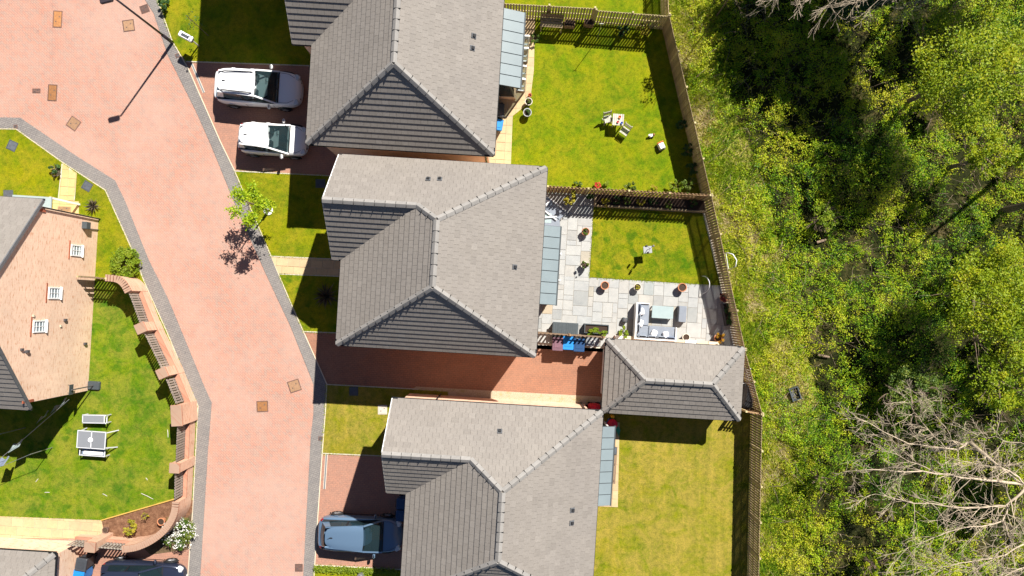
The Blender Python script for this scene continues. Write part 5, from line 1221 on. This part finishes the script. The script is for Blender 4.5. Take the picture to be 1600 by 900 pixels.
spiky('dark purple spiky plant in the shaded lawn of the middle house', 510, 462, .72, .8, 130, 'leaf_spiky'); spiky('pale straw spiky plant at the corner of the left house', 146, 322, .42, .5, 70, 'leaf_spiky')
mbh = None
# clipped low hedge along the bottom drive edge
t = thing('low_hedge', 'low clipped hedge line along the bottom of the blue car drive', 'hedge', W(560, 890)); P = []
for i in range(2600): u = RNG.random(); q = W(492 + u * 130, 886.5 + u * 6); P.append((q.x + RNG.normal() * .04, q.y + RNG.normal() * .09, .06 + .22 * RNG.random()))
leaves('foliage', np.array(P), .04 + .05 * RNG.random(2600), RNG.random(2600), 'leaf_lime', t); MB().bar(W(493, 886.5, .06), W(622, 892, .06), .03).build('stems', 'bark', t)
pc = W(565, 897); tag(MB().lathe((pc.x, pc.y, .05), [(.17, 0), (.17, .45), (.13, .5), (.12, .44)], 14).build('planter_tube', 'grey_metal'), 'grey round tub beside the low hedge at the bottom edge', 'tub')

# ------------------------------------------------------------------ trees
def grow(mb, p, d, L, r, depth, rnd, spread=.6, up=.12, tips=None, minr=.006, kids=(2, 4), nseg=3):
    pts = [p]; rad = [r]; q = p.copy(); dd = d.normalized()
    for i in range(nseg):
        dd = (dd + Vector((rnd.gauss(0, .16), rnd.gauss(0, .16), rnd.gauss(0, .12) + up * .3))).normalized(); q = q + dd * (L / nseg); pts.append(q.copy()); rad.append(max(minr, r * (1 - .5 * (i + 1) / nseg)))
    mb.tube(pts, rad, 7 if r > .05 else (5 if r > .02 else 4))
    if depth == 0:
        if tips is not None: tips.append(q)
        return
    for k in range(rnd.randint(*kids)):
        f = rnd.uniform(.3, 1.0); i = min(nseg - 1, int(f * nseg)); s = pts[i].lerp(pts[i + 1], f * nseg - i)
        nd = (dd + Vector((rnd.gauss(0, spread), rnd.gauss(0, spread), rnd.gauss(0, spread * .6) + up))).normalized()
        grow(mb, s, nd, L * rnd.uniform(.5, .75), max(minr, rad[i] * .55), depth - 1, rnd, spread, up, tips, minr, kids, nseg)
    grow(mb, q, dd, L * rnd.uniform(.55, .75), max(minr, rad[-1] * .9), depth - 1, rnd, spread, up, tips, minr, kids, nseg)
def leafy(label, px, py, h, r, m, n, leaf, seed, group='leafy trees in the undergrowth', trunk=.13, clumps=40, flat=.6, lean=(0, 0), shell=.55):
    """tree with its foot at the ground pixel; crown of leaf clumps round its limbs"""
    c = W(px, py); c.z = -.05; t = thing('leafy_tree', label, 'tree', c, 0, group); rnd = random.Random(seed); mb = MB(); top = c + Vector((lean[0], lean[1], h))
    tr = [c, c.lerp(top, .35) + Vector((rnd.gauss(0, .08), rnd.gauss(0, .08), 0)), c.lerp(top, .65)]; mb.tube(tr, [trunk, trunk * .8, trunk * .55], 8); tips = []
    for i in range(6):
        a = i * 1.05 + rnd.random(); grow(mb, tr[1].lerp(tr[2], rnd.uniform(.2, 1)), Vector((math.cos(a), math.sin(a), .7)), r * .75, trunk * .4, 2, rnd, .5, .2, tips)
    mb.build('trunk', 'bark', t)
    cc = c.lerp(top, .8); P, k = ball(cc, (r, r, r * flat), n, clumps, shell=shell); tint = (RNG.random(clumps) * .55)[k] + RNG.random(n) * .45
    leaves('crown', P, leaf * (.6 + .8 * RNG.random(n)), tint, m, t, .45); return t
# young street tree on the front lawn with its stone ring
c = W(420, 329); c.z = .045; t = thing('street_tree', 'young lime green tree leaning over the footway by the middle lawn', 'tree', c); rnd = random.Random(4); mb = MB()
mb.tube([c, c + Vector((0, 0, 1.4)), c + Vector((-.03, 0, 2.4)), c + Vector((0, .05, 3.2))], [.05, .042, .032, .02], 8); tips = []
for i in range(9):
    a = i * .7 + rnd.random(); grow(mb, c + Vector((0, 0, 1.9 + .15 * i)), Vector((math.cos(a), math.sin(a), .3)), .55, .018, 1, rnd, .5, .05, tips)
mb.build('trunk', 'bark', t); P = []
for q in tips: P.append(np.array(q) + RNG.normal(size=(62, 3)) * np.array((.14, .14, .10)))
P = np.concatenate(P); leaves('crown', P, .07 + .08 * RNG.random(len(P)), RNG.random(len(P)), 'leaf_fresh', t, .6)
MB().lathe(c, [(.24, 0), (.24, .05), (.06, .06)], 18).build('mulch_ring', 'white_fabric', t); MB().bar(c + Vector((.15, .1, 0)), c + Vector((.15, .1, .9)), .05).build('stake', 'weathered', t); MB().bar(c + Vector((.15, .1, .8)), c + Vector((0, 0, .85)), .03).build('tie', 'black_plastic', t)
# thin sapling by the sign
c = W(326, 56); c.z = .045; t = thing('sapling', 'thin sapling with few leaves on the top front lawn', 'sapling', c); mb = MB(); rnd = random.Random(9); tips = []
mb.tube([c, c + Vector((.02, 0, 1.3)), c + Vector((0, .03, 2.6))], [.022, .016, .008], 6)
for i in range(7): grow(mb, c + Vector((0, 0, 1.1 + .2 * i)), Vector((math.cos(i * 2.2), math.sin(i * 2.2), .5)), .28, .008, 0, rnd, .4, .1, tips, .004)
mb.build('trunk', 'bark', t); P = np.concatenate([np.array(q) + RNG.normal(size=(7, 3)) * .07 for q in tips]); leaves('crown', P, .06 + .05 * RNG.random(len(P)), RNG.random(len(P)), 'leaf_dark', t, .5)

# trees in and beyond the undergrowth
leafy('yellow green sycamore at the right edge below the middle', 1462, 462, 6.4, 2.7, 'leaf_tree', 17000, .105, 21, clumps=120, shell=.3)
leafy('yellow leaved tree filling the top right corner', 1405, 165, 7.5, 3.0, 'leaf_tree', 17000, .105, 22, clumps=120, shell=.3)
leafy('small yellow green tree right of the dark bush, upper right', 1480, 262, 4.5, 1.3, 'leaf_tree', 3600, .10, 27, clumps=36)
leafy('green tree at the right edge above the bare tree', 1500, 585, 4.8, 1.9, 'leaf_tree', 7000, .10, 23, clumps=60, shell=.4)
leafy('lime bushy tree above the bare grey tree', 1390, 605, 3.2, 1.5, 'leaf_shrub', 5200, .10, 24, clumps=50)
leafy('small bright yellow green tree at the bottom edge, left of the bare tree', 1345, 870, 2.4, .8, 'leaf_tree', 900, .12, 25, clumps=18)
leafy('lime sapling in the lower rough grass', 1268, 740, 1.7, .55, 'leaf_lime', 500, .1, 26, clumps=12)
leafy('lime bush at the upper middle of the undergrowth', 1275, 345, 1.3, .75, 'leaf_lime', 1300, .1, 28, clumps=24)
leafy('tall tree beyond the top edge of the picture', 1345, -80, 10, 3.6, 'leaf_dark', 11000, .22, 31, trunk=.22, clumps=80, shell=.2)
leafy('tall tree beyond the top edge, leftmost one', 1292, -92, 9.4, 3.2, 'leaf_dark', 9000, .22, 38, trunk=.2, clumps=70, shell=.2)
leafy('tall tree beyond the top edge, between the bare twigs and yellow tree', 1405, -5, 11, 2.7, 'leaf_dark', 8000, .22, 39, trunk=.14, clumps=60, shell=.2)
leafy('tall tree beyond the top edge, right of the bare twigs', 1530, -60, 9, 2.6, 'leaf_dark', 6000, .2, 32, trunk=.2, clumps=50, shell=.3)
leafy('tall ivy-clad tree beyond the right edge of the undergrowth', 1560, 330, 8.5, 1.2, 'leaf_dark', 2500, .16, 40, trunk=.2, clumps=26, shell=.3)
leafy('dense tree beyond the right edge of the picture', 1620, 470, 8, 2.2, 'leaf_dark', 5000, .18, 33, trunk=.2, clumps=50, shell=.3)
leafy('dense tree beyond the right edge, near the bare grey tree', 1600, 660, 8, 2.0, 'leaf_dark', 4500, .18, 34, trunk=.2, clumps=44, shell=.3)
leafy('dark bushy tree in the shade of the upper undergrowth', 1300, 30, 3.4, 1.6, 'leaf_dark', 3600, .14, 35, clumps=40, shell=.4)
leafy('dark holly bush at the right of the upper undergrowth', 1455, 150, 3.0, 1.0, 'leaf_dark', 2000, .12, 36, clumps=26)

def bare(label, foot, limbs, seed, depth=3, m='dead_bark', trunk=.2, kids=(2, 3), spread=.55, group='bare trees', twr=1.0):
    """foot: ground pixel; limbs: lists of (px, py, height) along each main limb as seen in the photo"""
    c = W(*foot); c.z = -.05; t = thing('bare_tree', label, 'tree', c, 0, group); rnd = random.Random(seed)
    for li in limbs:
        mb = MB(); P = [W(*q) for q in li[0]]; P = [Vector(p) for p in P]; r0 = li[1]
        # smooth, slightly crooked limb
        Q = []
        for a, b2 in zip(P, P[1:]):
            for j in range(4): Q.append(a.lerp(b2, j / 4) + Vector((rnd.gauss(0, .035), rnd.gauss(0, .035), rnd.gauss(0, .03))))
        Q.append(P[-1]); n_ = len(Q); rad = [max(.009, r0 * .8 * (1 - .8 * i / (n_ - 1))) for i in range(n_)]; mb.tube(Q, rad, 8 if r0 > .06 else 6)
        mb.build('limb', m, t, True); tw = MB()
        for i in range(2, n_):
            dd = (Q[i] - Q[i - 1]).normalized()
            for k in range(2 if twr >= 1 else (2 if rnd.random() < twr else 1)):
                nd = (dd * .8 + Vector((rnd.gauss(0, .6), rnd.gauss(0, .6), rnd.gauss(0, .35)))).normalized(); grow(tw, Q[i], nd, rnd.uniform(.5, 1.0), max(.010, rad[i] * .5), depth - 1, rnd, spread, .03, None, .0055, kids, 3)
        tw.build('twigs', 'twig' if m == 'twig' else m, t)
    return t
bare('large bare grey tree spreading from the lower right edge', (1440, 705), [
    ([(1515, 692, 2.0), (1600, 758, 4.6)], .14), ([(1440, 705, 0), (1515, 692, 2.0)], .17),
    ([(1515, 692, 2.6), (1495, 702, 4.4), (1420, 694, 5.0), (1340, 653, 5.2)], .075),
    ([(1600, 757, 4.6), (1520, 748, 5.2), (1440, 736, 5.4), (1340, 735, 5.4)], .085),
    ([(1600, 765, 4.8), (1572, 790, 5.0), (1520, 795, 5.2), (1430, 788, 5.3), (1368, 772, 5.3)], .075),
    ([(1575, 788, 5.0), (1568, 815, 5.2), (1500, 825, 5.4), (1420, 855, 5.3)], .06),
    ([(1470, 740, 5.3), (1420, 720, 5.6), (1375, 700, 5.6)], .04), ([(1600, 757, 4.6), (1580, 735, 5.2), (1540, 728, 5.6), (1500, 720, 5.8)], .06),
    ([(1480, 703, 4.6), (1440, 660, 5.4), (1420, 630, 5.6)], .035), ([(1500, 702, 4.4), (1480, 672, 5.3), (1462, 650, 5.6)], .03),
    ([(1568, 815, 5.2), (1580, 850, 5.6), (1540, 880, 5.8), (1470, 900, 5.6)], .05), ([(1630, 830, 5.2), (1570, 868, 5.6), (1500, 880, 5.8), (1440, 890, 5.6)], .05),
    ([(1640, 700, 5.2), (1580, 690, 5.8), (1530, 680, 6.0)], .035), ([(1650, 860, 5.2), (1590, 890, 5.6), (1540, 915, 5.8)], .05)], 41, 3, 'dead_bark')
bare('bare twiggy tree reaching in from the top edge', (1330, -10), [
    ([(1330, -10, 0), (1360, -50, 3.5)], .13), ([(1360, -50, 3.5), (1420, -30, 5.2), (1350, -25, 5.6), (1290, -6, 5.4), (1210, -8, 5.2)], .06),
    ([(1400, -40, 4.6), (1450, -40, 5.4), (1400, -12, 5.7), (1350, 2, 5.5)], .045), ([(1440, -40, 5.0), (1500, -30, 5.8), (1450, 0, 6.0)], .045), ([(1360, -50, 4.0), (1300, -40, 5.0), (1230, -25, 5.2)], .04)], 42, 3, 'dead_bark')
bare('slim bare tree at the upper right edge casting a long shadow', (1632, 205), [([(1632, 205, 0), (1700, 180, 4.5), (1760, 150, 9)], .24), ([(1700, 170, 6.0), (1680, 120, 8), (1640, 80, 9)], .05), ([(1690, 176, 5.6), (1760, 210, 8), (1820, 240, 9.5)], .05)], 43, 2, 'bark', twr=.6)
bare('slim bare tree beyond the right edge casting a long shadow', (1672, 325), [([(1672, 325, 0), (1760, 310, 4.5), (1880, 290, 9.5)], .26), ([(1740, 312, 5.2), (1790, 270, 8), (1800, 220, 9)], .05), ([(1760, 316, 5.4), (1850, 350, 8), (1900, 370, 9)], .05)], 44, 2, 'bark', twr=.6)

# ------------------------------------------------------------------ undergrowth: brambles, nettles and rough grass that nobody could count
FX = [W(*p) for p in ((1042, -150), (1036, 45), (1098, 313), (1124, 404), (1136, 490), (1148, 542), (1174, 640), (1167, 880), (1163, 1090))]
fy = np.array([p.y for p in FX][::-1]); fx = np.array([p.x for p in FX][::-1])
def scatter(n, x0=7.5, x1=31, y0=-19.5, y1=20.5):
    x = x0 + (x1 - x0) * RNG.random(n); y = y0 + (y1 - y0) * RNG.random(n); d = x - np.interp(y, fy, fx); k = d > .22; return x[k], y[k], d[k]
def canopy(x, y, d):
    hgt = .12 + .75 * np.clip(fbm(x, y, 3.1, 15) - .45, 0, 1) * np.clip(d / 3, .2, 1) + 3.2 * np.clip(fbm(x, y, .42, 3) - .36, 0, 1) * np.clip((d - 1.0) / 4, .06, 1); return hgt + .9 * np.clip(fbm(x, y, 1.5, 9) - .42, 0, 1) * np.clip((d - .6) / 2, .15, 1)
x, y, d = scatter(60000); bram = fbm(x, y, .5, 5) * .45 + fbm(x, y, 1.8, 11) * .55
keep = RNG.random(len(x)) < np.clip((bram - .46) * 7.0 + np.clip((d - 3.0) / 5, -.42, .22) + .28, .02, 1.0)
clear = np.ones(len(x), bool)
for px, py, r_ in ((1239, 614.5, .55), (1282, 377, .4), (1285, 556, .45)): q = W(px, py); clear &= (x - q.x) ** 2 + (y - q.y) ** 2 > r_ ** 2
keep &= clear
x, y, d, bram = x[keep], y[keep], d[keep], bram[keep]; k = 13; n = len(x) * k
sg = np.repeat(.06 + .07 * RNG.random(len(x)), k); zz = np.repeat(canopy(x, y, d) * (.35 + .65 * np.sqrt(RNG.random(len(x)))), k)
P = np.stack([np.repeat(x, k) + RNG.normal(size=n) * sg, np.repeat(y, k) + RNG.normal(size=n) * sg, np.maximum(.03, zz + RNG.normal(size=n) * .06)], 1)
base = fbm(x, y, .36, 21) * 1.2 + fbm(x, y, 2.8, 31) * 1.1 - .58 + .12 * np.clip(1.5 - d / 2, 0, 1) + RNG.normal(size=len(x)) * .12; tint = np.repeat(base, k) + RNG.normal(size=n) * .13
tag(leaves('bramble_undergrowth', P, .042 + .055 * RNG.random(n), np.clip(tint, 0, .93) + (RNG.random(n) < .03) * .3, 'leaf_wild', None, .32), 'dense bramble and nettle undergrowth on the right', kind='stuff')
x, y, d = scatter(150000); g = fbm(x, y, .7, 51); keep = RNG.random(len(x)) < np.clip(1.25 - d / 5, .10, 1) * np.clip((g - .25) * 3, .2, 1); x, y, d = x[keep], y[keep], d[keep]; n = len(x)
x2, y2, d2 = scatter(420000); k2 = (d2 < 3.6) & (RNG.random(len(x2)) < np.clip(1.3 - d2 / 3.2, 0, 1)); x, y, d = np.concatenate([x, x2[k2]]), np.concatenate([y, y2[k2]]), np.concatenate([d, d2[k2]]); n = len(x)
a = RNG.random(n) * 6.283; L = .16 + .30 * RNG.random(n); lean = .25 + .9 * RNG.random(n); dirx = np.stack([np.cos(a) * lean, np.sin(a) * lean, np.ones(n)], 1); dirx /= np.linalg.norm(dirx, axis=1)[:, None]
B0 = np.stack([x, y, np.full(n, -.01)], 1); sd = np.stack([-np.sin(a), np.cos(a), np.zeros(n)], 1) * (.008 + .012 * RNG.random(n))[:, None]; T_ = B0 + dirx * L[:, None]; V = np.stack([B0 - sd, B0 + sd, T_], 1).reshape(-1, 3)
straw = np.clip(fbm(x, y, .8, 61) * 1.9 - .50 + RNG.normal(size=n) * .2, 0, 1); tag(bulk('rough_grass', V, np.arange(n * 3).reshape(-1, 3), straw, 'grass_blade'), 'rough grass and dry straw beyond the boundary fence', kind='stuff')
# dead bramble canes lying over it
mb = MB(); x, y, d = scatter(1500); rnd = random.Random(8)
for i in range(len(x)):
    a = rnd.random() * 6.283; L = rnd.uniform(.4, 1.5); z = .15 + .6 * float(canopy(x[i:i + 1], y[i:i + 1], d[i:i + 1])[0]); p = Vector((x[i], y[i], z)); e = Vector((math.cos(a), math.sin(a), 0))
    if d[i] < 1.2: continue
    mb.tube([p - e * L / 2 - Vector((0, 0, z * .6)), p + Vector((0, 0, .12)), p + e * L / 2 - Vector((0, 0, z * .5))], [.008, .009, .005], 4)
tag(mb.build('dead_canes', 'twig'), 'thin dead canes tangled in the undergrowth', kind='stuff')
leafy('thin tree beyond the top right corner of the top garden', 1118, 27, 6.6, 1.3, 'leaf_dark', 900, .12, 37, clumps=26, trunk=.04)
# a few tree stumps and pale cut logs
for px, py, rz, L, lb in ((1282, 377, .3, .5, 'short cut log in the upper rough grass'), (1285, 556, -.2, .6, 'pale cut log in the middle rough grass')):
    c = W(px, py); c.z = .1; dv = Vector((math.cos(rz), math.sin(rz), 0)) * L / 2; t = thing('log', lb, 'log', (c.x, c.y, 0), 0, 'logs in the rough grass'); MB().tube([c - dv, c, c + dv], [.07, .08, .06], 10).build('trunk', 'bark', t); MB().tube([c + dv, c + dv * 1.04], [.055, .055], 10).build('cut_face', 'pine', t)

# ragged grass along every lawn edge
EP = []; EL = []
for poly, z in LAWNS:
    for a, b2 in zip(poly, poly[1:] + poly[:1]):
        L = (b2 - a).length; n_ = int(L * 75)
        if n_ < 2: continue
        f = RNG.random(n_)[:, None]; q = np.array(a)[None] * (1 - f) + np.array(b2)[None] * f; q[:, 2] = z - .01; q[:, :2] += RNG.normal(size=(n_, 2)) * .035; EP.append(q)
EP = np.concatenate(EP); n = len(EP); a = RNG.random(n) * 6.283; lean = .4 + 1.2 * RNG.random(n); dr = np.stack([np.cos(a) * lean, np.sin(a) * lean, np.ones(n)], 1); dr /= np.linalg.norm(dr, axis=1)[:, None]
sd = np.stack([-np.sin(a), np.cos(a), np.zeros(n)], 1) * (.006 + .010 * RNG.random(n))[:, None]; V = np.stack([EP - sd, EP + sd, EP + dr * (.035 + .07 * RNG.random(n))[:, None]], 1).reshape(-1, 3)
tag(bulk('edge_grass', V, np.arange(n * 3).reshape(-1, 3), .15 + .5 * RNG.random(n), 'grass_blade'), 'ragged grass growing along the lawn edges', kind='stuff')
# sticks and scraps lying on the left lawn
for i, (px, py, rz, L, lb) in enumerate(((59, 750, .9, .2, 'short pale stick on the left lawn, leftmost one'), (75, 769, 0, .26, 'pale stick lying level on the left lawn'), (230, 748, -.9, .14, 'tiny pale stick right of the left lawn centre'), (231, 775, -.45, .7, 'long thin grey stick near the orange bed edging'), (165, 773, -.5, .26, 'pale stick in the lower middle of the left lawn'), (263, 677, -1.5, .4, 'thin upright pale stick near the garden wall'))):
    c = W(px, py); dv = Vector((math.cos(rz), math.sin(rz), 0)) * L / 2; tag(MB().tube([c - dv + Vector((0, 0, .06)), c + Vector((.01, .01, .065)), c + dv + Vector((0, 0, .06))], [.016, .018, .012], 5).build('stick', 'weathered'), lb, 'stick', 'sticks lying on the left lawn')
